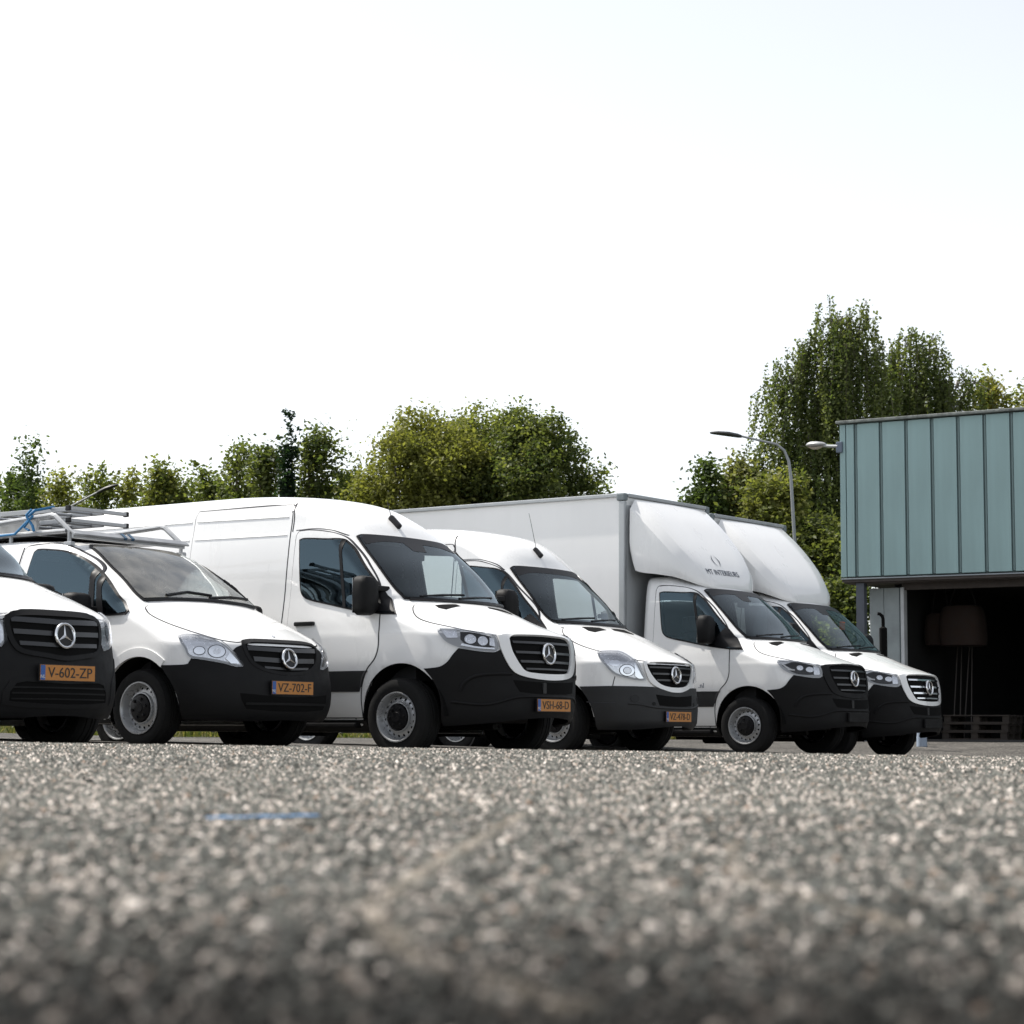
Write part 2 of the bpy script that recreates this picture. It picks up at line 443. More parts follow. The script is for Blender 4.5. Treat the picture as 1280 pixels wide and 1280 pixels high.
LAMP_DARK = mat('lamp_bezel', (.50, .51, .52), .3)
CABIN = mat('cabin_plastic', (.035, .036, .038), .7)
LINING = mat('cabin_lining', (.13, .13, .13), .9)
SEAT = mat('seat_cloth', (.03, .032, .036), .95)
PLATE = mat('plate_yellow', (.50, .20, .035), .42, noise=.05, nscale=12)
PLATE_BLUE = mat('plate_blue', (.02, .10, .36), .4)
INK = mat('plate_ink', (.012, .012, .012), .5)
NLWHITE = mat('plate_white', (.7, .7, .7), .5)
ALU = mat('aluminium', (.40, .41, .42), .48, metal=.7, noise=.12, nscale=9)
ALU_DULL = mat('aluminium_profile', (.42, .44, .45), .5, metal=.45, noise=.08, nscale=5)
CHASSIS = mat('chassis_black', (.012, .012, .012), .75)
NAVY = mat('navy_lettering', (.03, .045, .08), .5)
GLASS_W = glass_mat('windscreen_glass', (.66, .74, .74), ior=1.5, gcol=(.85, .95, 1.0))
GLASS_S = glass_mat('side_glass', (.36, .46, .50), ior=1.85, gcol=(.62, .86, 1.0))
GLASS_GLARE = glass_mat('glare_windscreen_glass', (.66, .73, .71), ior=1.55, veil=.30, gcol=(.9, .96, 1))  # pale diffuse layer painted on the glass in place of sky reflections
GLASS_L = glass_mat('clear_side_glass', (.84, .88, .88), ior=1.4)
LENS = glass_mat('lamp_lens', (.95, .96, .98), ior=1.4)
FRIT = mat('window_frit', (.008, .008, .009), .4, spec=.2)

def mir(poly): return poly+[(-a, b) for a, b in poly[::-1] if abs(a) > 1e-6]
def text_mesh(name, txt, size, m, parent, M, depth=.002, width=None, spacing=1.0):
    cu = bpy.data.curves.new(name, 'FONT'); cu.body = txt; cu.size = size; cu.align_x = 'CENTER'; cu.align_y = 'CENTER'; cu.extrude = depth; cu.space_character = spacing; cu.resolution_u = 3; 
    o = bpy.data.objects.new(name, cu); COL.objects.link(o)
    dg = bpy.context.evaluated_depsgraph_get(); me = bpy.data.meshes.new_from_object(o.evaluated_get(dg))
    bpy.data.objects.remove(o, do_unlink=True); bpy.data.curves.remove(cu)
    xs = [v.co.x for v in me.vertices]; sc = 1.0
    if width: sc = width/(max(xs)-min(xs))
    cx = (max(xs)+min(xs))/2
    for v in me.vertices: v.co = M @ Vector(((v.co.x-cx)*sc, v.co.y, v.co.z))
    me.materials.clear(); me.materials.append(m); me.name = name
    o = bpy.data.objects.new(name, me); COL.objects.link(o); o.parent = parent
    return o
def frontM(x, y, z, tilt=0.0, yaw=0.0):
    """text/emblem frame: local X -> van's left, local Y -> up, local Z -> forwards (read from the front)"""
    R = Matrix(((0, 0, 1), (1, 0, 0), (0, 1, 0))).to_4x4()
    return Matrix.Translation((x, y, z)) @ Matrix.Rotation(yaw, 4, 'Z') @ Matrix.Rotation(-tilt, 4, 'Y') @ R
def sideM(x, y, z):
    """read from the right-hand side: local X -> forwards, Y -> up, Z -> right"""
    return Matrix.Translation((x, y, z)) @ Matrix(((1, 0, 0), (0, 0, -1), (0, 1, 0))).to_4x4()
def tri_plate(poly, holes, step):
    pts = [Vector(p) for p in poly]; n = len(pts); ed = [(i, (i+1) % n) for i in range(n)]
    for h in holes:
        b = len(pts); pts += [Vector(p) for p in h]; k = len(h); ed += [(b+i, b+(i+1) % k) for i in range(k)]
    vs, es, fs, a, b, c = delaunay_2d_cdt(pts, ed, [], 0, 1e-6)
    V = np.array([(q.x, q.y) for q in vs]); out = []
    for f in fs:
        cx, cz = V[list(f)].mean(0); cx = np.array([cx]); cz = np.array([cz])
        if in_poly(cx, cz, poly)[0] and not any(in_poly(cx, cz, h)[0] for h in holes): out.append(list(f))
    return V, out
WHEEL_ME = {}
def wheel_meshes(R, rim, w, style):
    key = (R, rim, w, style)
    if key in WHEEL_ME: return WHEEL_ME[key]
    made = {}
    # tyre: outer face towards -y
    s = rim
    prof = [(s-.012, w*.5), (s, w*.5-.006), (s+.02, w*.5+.002), (R*.86, w*.5+.006), (R*.95, w*.5-.004), (R-.012, w*.5-.022), (R, w*.5-.045)]
    full = [(r, -y) for r, y in prof]+[(R, -w*.5+.06), (R-.006, -w*.5+.064), (R-.006, -w*.5+.074), (R, -w*.5+.078), (R, -.02), (R-.006, -.016), (R-.006, -.006), (R, -.002), (R, w*.5-.078), (R-.006, w*.5-.074), (R-.006, w*.5-.064), (R, w*.5-.06)]+prof[::-1]
    o = MB().lathe_y(full, 56).build('tyre', RUBBER, None, True); made['tyre'] = o.data; bpy.data.objects.remove(o)
    y = -w*.5
    dish = .095 if style == 'dish' else 0.0
    prof = [(s+.004, y-.001), (s+.002, y-.009), (s-.008, y-.009), (s-.014, y+.004), (s-.02, y+.02), (s-.026, y+.06), (s-.03, y+.068+dish)]
    prof2 = [(s*.62, y+.045+dish), (s*.595, y+.022+dish), (s*.565, y+.020+dish), (s*.54, y+.03+dish), (s*.52, y+.06+dish)]
    mb = MB().lathe_y(prof, 48); mb.lathe_y(prof2, 48)
    mb.lathe_y([(s-.03, y+.066+dish), (s-.034, .11)], 40)
    NH = 18 if style != 'dish' else 14; hr = s*.052; r0 = s*.615; r1 = s-.028
    outer = [(r1*math.cos(2*math.pi*k/64), r1*math.sin(2*math.pi*k/64)) for k in range(64)]
    inner = [(r0*math.cos(2*math.pi*k/48), r0*math.sin(2*math.pi*k/48)) for k in range(48)]
    rm = (r0+r1)/2+.002
    holes = [inner]+[[(rm*math.cos(2*math.pi*k/NH)+hr*math.cos(2*math.pi*j/10), rm*math.sin(2*math.pi*k/NH)+hr*math.sin(2*math.pi*j/10)) for j in range(10)] for k in range(NH)]
    V, F = tri_plate(outer, holes, .05)
    rr = np.hypot(V[:, 0], V[:, 1]); yy = y+dish+.046+.022*np.clip((rr-r0)/(r1-r0), 0, 1)**1.5
    mb.add([(a, b, c) for (a, c), b in zip(V, yy)], F)
    o = mb.build('rim', STEEL, None, True); made['rim'] = o.data; bpy.data.objects.remove(o)
    mb = MB().lathe_y([(s*.52, y+.03+dish), (s*.50, y+.012+dish), (s*.30, y+.002+dish), (s*.2, y+.0+dish), (s*.19, y-.006+dish), (.0005, y-.006+dish)], 36)
    for k in range(6):
        a = 2*math.pi*(k+.3)/6
        mb.cyl((s*.36*math.cos(a), y+.01+dish, s*.36*math.sin(a)), (s*.36*math.cos(a), y-.010+dish, s*.36*math.sin(a)), .016, .012, 8)
    o = mb.build('hub_cap', BLACK if style != 'dish' else STEEL, None, True); made['hub_cap'] = o.data; bpy.data.objects.remove(o)
    o = MB().lathe_y([(.01, y+.11+dish), (s-.03, y+.11+dish)], 32).build('brake_shadow', MATTE, None, True); made['shade_disc'] = o.data; bpy.data.objects.remove(o)  # matte black disc stands in for the shade behind the wheel holes
    WHEEL_ME[key] = made
    return made
def wheel(parent, x, y, R, rim, w, style='steel', left=False, rz=0.0, steer=0.0):
    ms = wheel_meshes(R, rim, w, style)
    o = bpy.data.objects.new('wheel', ms['rim']); COL.objects.link(o); o.parent = parent; o.location = (x, y, R)
    M = Matrix.Rotation(steer+(math.pi if left else 0), 4, 'Z') @ Matrix.Rotation(rz, 4, 'Y'); o.rotation_euler = M.to_euler()
    for nm in ('tyre', 'hub_cap', 'shade_disc'):
        c = bpy.data.objects.new(nm, ms[nm]); COL.objects.link(c); c.parent = o
    return o
def emblem(parent, x, z, r, tilt):
    M = frontM(x, 0, z, tilt); v = []; f = []; n = 40; mrad = .012*r/.1
    mb = MB()
    for k in range(n):
        a = 2*math.pi*k/n; ca, sa = math.cos(a), math.sin(a)
        for j in range(8):
            b = 2*math.pi*j/8; rr = r-mrad+mrad*math.cos(b); v.append(M @ Vector((rr*ca, rr*sa, mrad*math.sin(b))))
    for k in range(n):
        for j in range(8):
            f.append((k*8+j, ((k+1) % n)*8+j, ((k+1) % n)*8+(j+1) % 8, k*8+(j+1) % 8))
    mb.add(v, f)
    for k in range(3):
        a = math.pi/2+2*math.pi*k/3; tip = Vector((math.cos(a), math.sin(a), 0))*(r-mrad*1.2); side = Vector((-math.sin(a), math.cos(a), 0))
        b = r*.13; c = Vector((0, 0, r*.10)); c0 = Vector((0, 0, -.004))
        inn1 = Vector((math.cos(a+math.pi/3), math.sin(a+math.pi/3), 0))*b; inn2 = Vector((math.cos(a-math.pi/3), math.sin(a-math.pi/3), 0))*b
        P = [M @ q for q in (tip, inn1, c, inn2, tip+c0, inn1+c0, inn2+c0)]
        mb.add(P, [(0, 1, 2), (0, 2, 3), (4, 6, 5), (0, 4, 5, 1), (3, 6, 4, 0)])
    e = mb.build('emblem', CHROME, parent, True)
    mb2 = MB(); mb2.cyl(M @ Vector((0, 0, -.03)), M @ Vector((0, 0, -.004)), r*.98, None, 32); mb2.build('emblem_backing', BLACK, e)
    return e
def number_plate(parent, txt, x, z, tilt=0.0):
    M = frontM(x, 0, z, tilt); mb = MB()
    def bx(x0, x1, y0, y1, z0, z1): return [M @ Vector(q) for q in ((x0, y0, z0), (x1, y0, z0), (x1, y1, z0), (x0, y1, z0), (x0, y0, z1), (x1, y0, z1), (x1, y1, z1), (x0, y1, z1))]
    Fc = [(0, 3, 2, 1), (4, 5, 6, 7), (0, 1, 5, 4), (1, 2, 6, 5), (2, 3, 7, 6), (3, 0, 4, 7)]
    o = MB().add(bx(-.26, .26, -.055, .055, 0, .006), Fc).build('number_plate', PLATE, parent)
    MB().add(bx(-.268, .268, -.062, .062, -.012, .002), Fc).build('plate_holder', BLACK, o)
    MB().add(bx(-.258, -.215, -.053, .053, .005, .0075), Fc).build('euro_band', PLATE_BLUE, o)
    text_mesh('plate_lettering', txt, .105, INK, o, M @ Matrix.Translation((.022, -.002, .0075)), .0012, width=.42)
    text_mesh('country_letters', 'NL', .036, NLWHITE, o, M @ Matrix.Translation((-.237, -.030, .0085)), .001)
    return o
def mirror(parent, x, y, z, hw, hh, d, left=False, cap=None, legs=False):
    s = 1 if left else -1
    n = 14; v = []; f = []
    for i, (dx, k) in enumerate(((-d*.5, .90), (-d*.42, 1.0), (0, 1.0), (d*.3, .93), (d*.48, .72), (d*.55, .3))):
        for j in range(n):
            a = 2*math.pi*j/n; ca, sa = math.cos(a), math.sin(a); e = .55
            v.append((x+dx, s*(abs(y))+hw*k*math.copysign(abs(ca)**e, ca), z+hh*k*math.copysign(abs(sa)**e, sa)))
    for i in range(5):
        for j in range(n): f.append((i*n+j, i*n+(j+1) % n, (i+1)*n+(j+1) % n, (i+1)*n+j))
    f.append(list(range(n))); f.append([5*n+j for j in range(n)])
    mb = MB().add(v, f)
    o = mb.build('mirror', PLASTIC, parent, True)
    ab = abs(y)-hw
    mb = MB().box((x+.02, s*(ab-.06), z-hh*.55), (.07, .20, .06), None, .012)
    if legs: mb.box((x+.02, s*(ab-.06), z+hh*.4), (.06, .20, .05), None, .012)
    mb.build('mirror_arm', PLASTIC, o)
    MB().box((x-d*.5-.002, s*abs(y), z), (.006, hw*1.7, hh*1.75), None, 0).build('mirror_glass', CHROME, o)
    return o
def cabin(parent, ws_x, ws_z, roof_z, rear, w, nseats=2, floor=.5, bulk=None):
    dash = MB(); prof = [(ws_x+.12, floor+.2), (ws_x+.08, ws_z-.06), (ws_x-.12, ws_z-.03), (ws_x-.36, ws_z-.07), (ws_x-.50, ws_z-.16), (ws_x-.52, floor+.5), (ws_x-.4, floor+.2)]
    dash.prism(prof, -w+.13, w-.13); d = dash.build('dashboard', CABIN, parent)
    sw = MB(); c = Vector((ws_x-.62, .38, ws_z-.06)); n = 22; ax = Vector((-.75, 0, .66)); u = Vector((0, 1, 0)); q = ax.cross(u)
    sw.tube([c+(u*math.cos(2*math.pi*k/n)+q*math.sin(2*math.pi*k/n))*.19 for k in range(n+1)], .015, 6); sw.tube([c, c-ax*.25], .03, 6); sw.tube([c+u*.18, c-u*.18], .018, 6)
    sw.build('steering_wheel', CABIN, parent)
    for yy in ([.40, -.40] if nseats == 2 else [.42, -.22, -.58]):
        mb = MB(); sx = rear+.38
        mb.box((sx+.27, yy, floor+.38), (.52, .48, .16), None, .04)
        mb.box((sx-.02, yy, floor+.75), (.14, .46, .66), Matrix.Rotation(-.16, 3, 'Y'), .05)
        s = mb.build('seat', SEAT, parent, True)
        MB().box((sx-.10, yy, floor+1.17), (.11, .27, .2), Matrix.Rotation(-.1, 3, 'Y'), .04).build('headrest', SEAT, s, True)
    return d
def frame_polys(poly, edge):
    return poly, inset(poly, edge)
# ------------------------------------------------------------------ vehicle builders
def arch_liner(parent, cx, cz, r, y0, y1, left=False):
    s = 1 if left else -1; v = []; f = []; n = 20
    a0, a1 = math.radians(0), math.radians(186)
    for k in range(n+1):
        a = a0+(a1-a0)*k/n; v += [(cx+r*math.cos(a), s*y0, cz+r*math.sin(a)), (cx+r*math.cos(a), s*y1, cz+r*math.sin(a))]
    for k in range(n): f.append((2*k, 2*k+2, 2*k+3, 2*k+1))
    f.append([2*k+1 for k in range(n+1)])
    return mesh_obj('arch_liner', v, f, MATTE, parent)
def window_set(b, parent, poly, name, mode, glass, edge=.035, bars=(), mirror=False, off=.004, sail=None):
    o = b.patch(name+'_frame', inset(poly, -.010), FRIT, parent, mode, off=off+.010, thick=.028, holes=[inset(smooth_poly(poly, .03), edge)], step=.022, mirror=mirror)
    g = b.patch(name, inset(poly, .006), glass, parent, mode, off=off+.016, thick=.004, mirror=mirror, step=.03)
    if mirror: g[1].data.materials[0] = GLASS_L
    for i, pl in enumerate(bars):
        b.patch(name+'_bar', pl, FRIT, g[0], mode, off=off+.021, thick=.012, mirror=False, step=.03, sm=False)
        if mirror: mo = b.patch(name+'_bar', pl, FRIT, g[1], mode, off=off+.021, thick=.012, step=.03, sm=False)[0]; mo.data.transform(Matrix.Scale(-1, 4, (0, 1, 0))); mo.data.flip_normals()
    for x in o: x.parent = g[0] if x is o[0] else g[-1]
    return g
def wheels4(parent, wb, track, R, rim, w, style='steel', dual=False, rear_shift=0.0):
    for x in (0, -wb):
        for left in (False, True):
            y = track*(1 if left else -1)
            wheel(parent, x, y, R, rim, w, style if x == 0 else ('dish' if dual else style), left, rz=random.uniform(0, 6))
            if dual and x != 0: wheel(parent, x, (track-.26)*(1 if left else -1), R, rim, w, 'dish', left)
def axle_bits(parent, wb, R, dual=False):
    mb = MB()
    mb.cyl((-wb, -.75, R), (-wb, .75, R), .05, None, 10); mb.cyl((0, -.75, R), (0, .75, R), .035, None, 8); mb.box((-wb, 0, R), (.3, .3, .26), None, .05)
    mb.box((.1, 0, .37), (.7, .9, .12), None, .03); mb.tube([(.2, .25, .28), (-1.4, .3, .26), (-3.2, .35, .27)], .035, 8); mb.cyl((-2.0, .32, .27), (-2.7, .32, .27), .09, None, 10)
    return mb.build('running_gear', CHASSIS, parent)
def dust_lens(b, parent, poly, mirror, bits, off=.0195):
    """headlamp: bezel, reflectors and clear cover"""
    base = b.patch('headlight', poly, LAMP_DARK, parent, 'cyl', off=.001, thick=.03, mirror=mirror, step=.025, keep=50)
    for s, o in zip((1, -1), base):
        for bi, (kind, pl) in enumerate(bits):
            m = {'r': REFLECTOR, 'w': WHITE2, 'k': BLACK, 'c': CHROME}[kind]
            q = b.patch('reflector' if kind in 'rc' else ('light_strip' if kind == 'w' else 'lamp_surround'), pl, m, o, 'cyl', off=.0045+.0018*bi, thick=.012, step=.02, sm=True)[0]
            if s < 0: q.data.transform(Matrix.Scale(-1, 4, (0, 1, 0))); q.data.flip_normals()
        c = b.patch('lamp_lens', inset(poly, -.003), LENS, o, 'cyl', off=off, thick=.012, step=.03, keep=50)[0]
        if s < 0: c.data.transform(Matrix.Scale(-1, 4, (0, 1, 0))); c.data.flip_normals()
    return base
def ell(u, v, ru, rv, n=14, rot=0.0):
    out = []
    for k in range(n):
        a = 2*math.pi*k/n; x, y = ru*math.cos(a), rv*math.sin(a); out.append((u+x*math.cos(rot)-y*math.sin(rot), v+x*math.sin(rot)+y*math.cos(rot)))
    return out
def cylline(b, name, pts, m, parent, w, off=.003, mirror=True): return b.line(name, pts, m, parent, width=w, mode='cyl', off=off, mirror=mirror)

WIN907 = [(-1.300, 2.055), (-1.255, 2.067), (-1.003, 2.052), (-.80, 2.034), (-.74, 1.998), (-.629, 1.906), (-.303, 1.569), (-.056, 1.312), (-.231, 1.321), (-.565, 1.368), (-.846, 1.423), (-1.136, 1.486), (-1.205, 1.53), (-1.235, 1.60)]
DOOR907 = [(-1.36, 2.10), (-1.33, 2.145), (-1.187, 2.148), (-.948, 2.118), (-.817, 2.074), (-.707, 1.992), (-.493, 1.802), (-.312, 1.588), (-.235, 1.40), (-.222, 1.25), (-.219, 1.153), (-.223, 1.006), (-.262, .905), (-.366, .794), (-.44, .60), (-.45, .36), (-1.36, .36)]
WS907 = mir([(0, 2.105), (-.35, 2.102), (-.62, 2.093), (-.685, 2.075), (-.735, 1.90), (-.768, 1.74), (-.772, 1.55), (-.755, 1.464), (-.50, 1.462), (0, 1.458)])
GRILLE907 = mir([(0, 1.112), (-.2, 1.108), (-.375, 1.098), (-.408, 1.075), (-.404, 1.01), (-.38, .93), (-.322, .83), (-.28, .785), (-.2, .768), (0, .760)])
SURR907 = mir([(0, 1.125), (-.25, 1.119), (-.43, 1.108), (-.505, 1.095), (-.492, .985), (-.455, .88), (-.397, .785), (-.33, .745), (-.2, .716), (0, .703)])
HEAD907 = [(-.986, 1.155), (-.957, 1.165), (-.85, 1.160), (-.741, 1.148), (-.627, 1.126), (-.521, 1.10), (-.506, 1.04), (-.508, .985), (-.534, .958), (-.60, .957), (-.678, .964), (-.815, .992), (-.916, 1.05)]
def bumper907(surround):
    top = [(0, .715), (-.2, .722), (-.298, .737), (-.36, .765), (-.397, .785), (-.455, .88), (-.492, .975), (-.534, .951), (-.60, .949), (-.678, .957), (-.815, .982), (-.86, .92), (-.896, .86), (-.951, .818), (-1.04, .803), (-1.085, .80)]
    edge = [(-1.04, .745), (-1.005, .69), (-.965, .60), (-.945, .50), (-.935, .31), (-.92, .285), (-.65, .305), (-.32, .345), (0, .365)]
    return mir(top+edge)
def build_907(key, label, panel_van, surround, plate, chrome_slats=False):
    e = empty('panel_van' if panel_van else 'box_truck', PLACE[key], HEAD); e.rotation_euler = (0, 0, HEAD)
    L, xr = SPEC[key]; b = Body(L, xr)
    arch = (.05, .375, .478)
    wb = 3.665 if panel_van else 4.55
    arches = [arch]+([(-wb, .375, .46)] if panel_van else [])
    b.shell('body', WHITE, e, [inset(WIN907, .003)], [inset(WS907, .003)], arches, keep=lambda C: ~((C[:, 0] > .40) & (C[:, 2] < .46)), within=(inset(WIN907, -.022), inset(DOOR907, .03)))
    lin = Body(L, xr+.04, shrink=.045)
    lin.shell('cabin_lining', LINING, e, [inset(WIN907, -.03)], [inset(WS907, -.01)], [(.05, .375, .5)], keep=lambda C: (C[:, 2] > .75) & (C[:, 0] > -1.46))
    MB().box((-1.44, 0, 1.42), (.03, 1.62, 1.4), None, 0).build('bulkhead', LINING, e)
    for lf in (False, True): arch_liner(e, .05, .375, .478, .955, .45, lf)
    if panel_van:
        for lf in (False, True): arch_liner(e, -wb, .375, .46, .96, .5, lf)
    # underside
    mb = MB(); mb.box((-.98, 0, .36), (1.1, 1.7, .2), None, .02)
    if panel_van: mb.box((-2.4, 0, .36), (1.7, 1.75, .2), None, .02); mb.box((-2.4, 0, .44), (4.7, .9, .14), None, .02)
    mb.box((.05, 0, .54), (1.4, .88, .3), None, .04); mb.build('underbody', CHASSIS, e)
    axle_bits(e, wb, .36)
    # doors
    for kx, sgn in ((0, -1),):
        pass
    d = b.patch('door', DOOR907, WHITE, e, 'side', off=.007, thick=.016, holes=[inset(WIN907, .004)], mirror=True, step=.026)
    dg = inset(DOOR907, -.004); b.line('door_gap', dg+[dg[0]], GAP, e, width=.014, off=.0022, mirror=True)
    bar = [(-.80, 2.03), (-.765, 2.022), (-.632, 1.38), (-.668, 1.386)]
    sail = [(-.06, 1.316), (-.345, 1.345), (-.44, 1.365), (-.41, 1.47), (-.325, 1.575), (-.28, 1.54)]
    g = window_set(b, e, WIN907, 'side_window', 'side', GLASS_S, bars=[bar, sail], mirror=True, off=.006)
    for k, gg in enumerate(g): gg.parent = d[k]
    ws = window_set(b, e, WS907, 'windscreen', 'front', GLASS_W, edge=.035)
    b.patch('shade_band', mir([(0, 2.10), (-.60, 2.09), (-.67, 2.06), (-.685, 1.99), (-.45, 2.03), (-.15, 2.04), (-.10, 1.96), (0, 1.955)]), FRIT, ws[0], 'front', off=.0225, thick=.004, step=.05)
    for lf in (False, True):
        s = 1 if lf else -1
        h = MB().box((0, 0, 0), (.25, .035, .042), None, .014); q = b.pt('side', -1.135, 1.243)[0]
        o = h.build('door_handle', BLACK, d[1 if lf else 0], True); o.location = (q.x, -q.y*-1 if not lf else -q.y, q.z); o.location.y = (q.y-.018) if not lf else -(q.y-.018)
        mirror(e, -.285 if panel_van else -.48, 1.10, 1.48 if panel_van else 1.56, .125, .185, .15, lf, legs=True)
    # moulding, sill
    rear = -4.75 if panel_van else -1.50
    strip = [(rear, .597), (-.452, .597), (-.425, .65), (-.396, .727), (-.366, .77), (-.345, .789), (rear, .791)]
    if panel_van: strip = [(-wb+.44, .597), (-.452, .597), (-.425, .65), (-.396, .727), (-.366, .77), (-.345, .789), (-wb+.27, .791), (-wb+.38, .71)]
    b.patch('side_moulding', strip, PLASTIC_G, e, 'side', off=.014, thick=.02, mirror=True, step=.05, sm=False)
    b.line('moulding_joint', [(-.72, .79), (-.74, .60)] if False else [(-.362, .79), (-.40, .74), (-.452, .60)], GAP, e, width=.008, off=.0145, mirror=True)
    b.line('sill_joint', [(-.53, .595), (-.535, .34)], GAP, e, width=.008, off=.006, mirror=True)
    b.patch('sill_underside', [(rear, .225), (-.41, .225), (-.415, .335), (rear, .335)] if not panel_van else [(-wb+.45, .225), (-.41, .225), (-.415, .335), (-wb+.45, .335)], CHASSIS, e, 'side', off=.006, thick=.02, mirror=True, step=.06, sm=False)
    MB().box((-1.0, -.93, .285), (1.0, .10, .05), None, .015).build('side_step', PLASTIC, e); MB().box((-1.0, .93, .285), (1.0, .10, .05), None, .015).build('side_step', PLASTIC, e)
    if panel_van:
        sd_ = [(-2.77, 2.36), (-2.745, 2.42), (-1.50, 2.42), (-1.466, 2.38), (-1.452, 2.1), (-1.452, .36), (-2.77, .36)]
        sdo = b.patch('sliding_door', sd_, WHITE, e, 'side', off=.004, thick=.012, step=.06)
        b.line('sliding_door_gap', sd_+[sd_[0]], GAP, e, width=.020, off=.001)
        b.line('body_crease', [(-4.6, 2.315), (-2.82, 2.315)], WHITE, e, width=.014, off=.005, thick=.008); b.line('door_crease', [(-2.74, 2.315), (-1.50, 2.30)], WHITE, sdo[0], width=.014, off=.009, thick=.008)
        b.line('body_crease', [(-4.6, 2.13), (-2.82, 2.13)], WHITE, e, width=.012, off=.0045, thick=.008); b.line('door_crease', [(-2.74, 2.13), (-1.49, 2.12)], WHITE, sdo[0], width=.012, off=.0085, thick=.008)
        b.line('door_rail', [(-4.5, 1.28), (-2.82, 1.28)], GAP, e, width=.03, off=.003)
        b.line('roof_seam', [(-1.425, 2.15), (-1.43, 2.3), (-1.46, 2.40), (-1.49, 2.44)], GAP, e, width=.012, off=.002, mirror=True)
        b.line('roof_seam', [(-1.38, 2.16), (-1.15, 2.165), (-.93, 2.14), (-.80, 2.09)], GAP, e, width=.008, off=.001, mirror=True)
        q = b.pt('top', -.86, .0)
        MB().box((q[0].x, q[0].y, q[0].z+.025), (.17, .055, .06), Matrix.Rotation(.75, 3, 'Y'), .02).cyl((q[0].x-.04, q[0].y, q[0].z+.05), (q[0].x-.11, q[0].y, q[0].z+.26), .004, .003, 6).build('roof_aerial', BLACK, e)
    # bonnet
    bon = [(.0, -.70), (.03, -.79), (.10, -.862), (.181, -.893), (.30, -.886), (.382, -.868), (.52, -.822), (.641, -.768), (.74, -.68), (.815, -.58), (.855, -.47), (.895, -.25), (.905, 0)]
    bon = bon+[(x, -y) for x, y in bon[::-1][1:]]+[(.06, .5), (.085, 0), (.06, -.5)]
    bo = b.patch('bonnet', bon, WHITE, e, 'top', off=.004, thick=.012, step=.04)
    b.line('bonnet_gap', bon[:25], GAP, e, width=.024, mode='top', off=.001)
    for s in (1, -1):
        b.patch('bonnet_vent', [(.10, s*.25), (.14, s*.22), (.20, s*.52), (.15, s*.57), (.09, s*.55)], MATTE, bo[0], 'top', off=.0065, thick=.01, step=.04, sm=False)
    # front end
    b.patch('bumper', bumper907(surround), PLASTIC, e, 'cyl', off=.012, thick=.03, step=.03)
    gr = b.patch('grille', inset(GRILLE907, -.012) if surround else inset(SURR907, .004), MATTE, e, 'cyl', off=.004, thick=.02)
    if surround: b.patch('grille_surround', SURR907, WHITE, e, 'cyl', off=.024, thick=.03, holes=[GRILLE907], step=.03)
    else: b.patch('grille_surround', inset(SURR907, .002), PLASTIC, e, 'cyl', off=.022, thick=.03, holes=[inset(GRILLE907, .004)], step=.03)
    for z, h, a in ((1.045, .020, .375), (.955, .022, .355), (.872, .022, .315), (.805, .016, .265)):
        b.patch('grille_slat', [(-a, z-h*.5), (a, z-h*.5), (a+.008, z+h*.5), (-a-.008, z+h*.5)], CHROME if chrome_slats else GREY_SLAT, gr[0], 'cyl', off=.020, thick=.02, step=.04, sm=False)
    emblem(e, b.pt('front', 0, .95)[0].x+.034, .95, .103, .10)
    bits = [('k', [(-.80, 1.13), (-.70, 1.125), (-.56, 1.09), (-.545, 1.0), (-.62, .985), (-.74, 1.0), (-.80, 1.06)]), ('r', ell(-.725, 1.065, .045, .042)), ('r', ell(-.63, 1.05, .040, .042)), ('r', [(-.575, 1.08), (-.54, 1.07), (-.535, 1.0), (-.58, 1.01)]),
            ('r', [(-.95, 1.145), (-.83, 1.145), (-.82, 1.075), (-.90, 1.075)]), ('w', [(-.96, 1.155), (-.80, 1.15), (-.80, 1.138), (-.945, 1.142)]), ('r', [(-.80, 1.005), (-.68, .982), (-.54, .973), (-.54, .985), (-.68, .997), (-.79, 1.025)])]
    if not surround or chrome_slats:
        bits = [('k', [(-.93, 1.10), (-.80, 1.14), (-.58, 1.10), (-.545, 1.0), (-.66, .985), (-.80, 1.005)]), ('r', ell(-.745, 1.07, .035, .030)), ('r', ell(-.64, 1.05, .045, .032)), ('w', [(-.97, 1.158), (-.84, 1.06), (-.80, 1.05), (-.80, 1.035), (-.86, 1.04)]), ('w', [(-.97, 1.162), (-.74, 1.148), (-.74, 1.138), (-.95, 1.150)]), ('r', [(-.60, 1.09), (-.535, 1.07), (-.53, .99), (-.60, .985)])]
    dust_lens(b, e, HEAD907, True, bits)
    b.patch('lower_intake', mir([(0, .682), (-.20, .686), (-.39, .700), (-.375, .66), (-.335, .592), (-.2, .578), (0, .574)]), MATTE, e, 'cyl', off=.0145, thick=.01, sm=False)
    MB().box((b.pt('front', -.12, .63)[0].x+.01, -.12, .63), (.03, .05, .10), None, .005).build('intake_strut', PLASTIC_G, e)
    cylline(b, 'bumper_crease', [(-.80, .60), (-.775, .665), (-.70, .728), (-.58, .752), (-.40, .758)], PLASTIC, e, .03, off=.020)
    cylline(b, 'bumper_step', [(-.86, .50), (-.6, .478), (-.36, .545), (-.2, .552), (0, .552)], PLASTIC, e, .022, off=.022)
    if plate: number_plate(e, plate, b.pt('front', 0, .476)[0].x+.022, .476)
    else: MB().box((b.pt('front', 0, .47)[0].x+.012, 0, .47), (.03, .52, .12), None, .006).build('plate_mount', PLASTIC, e)
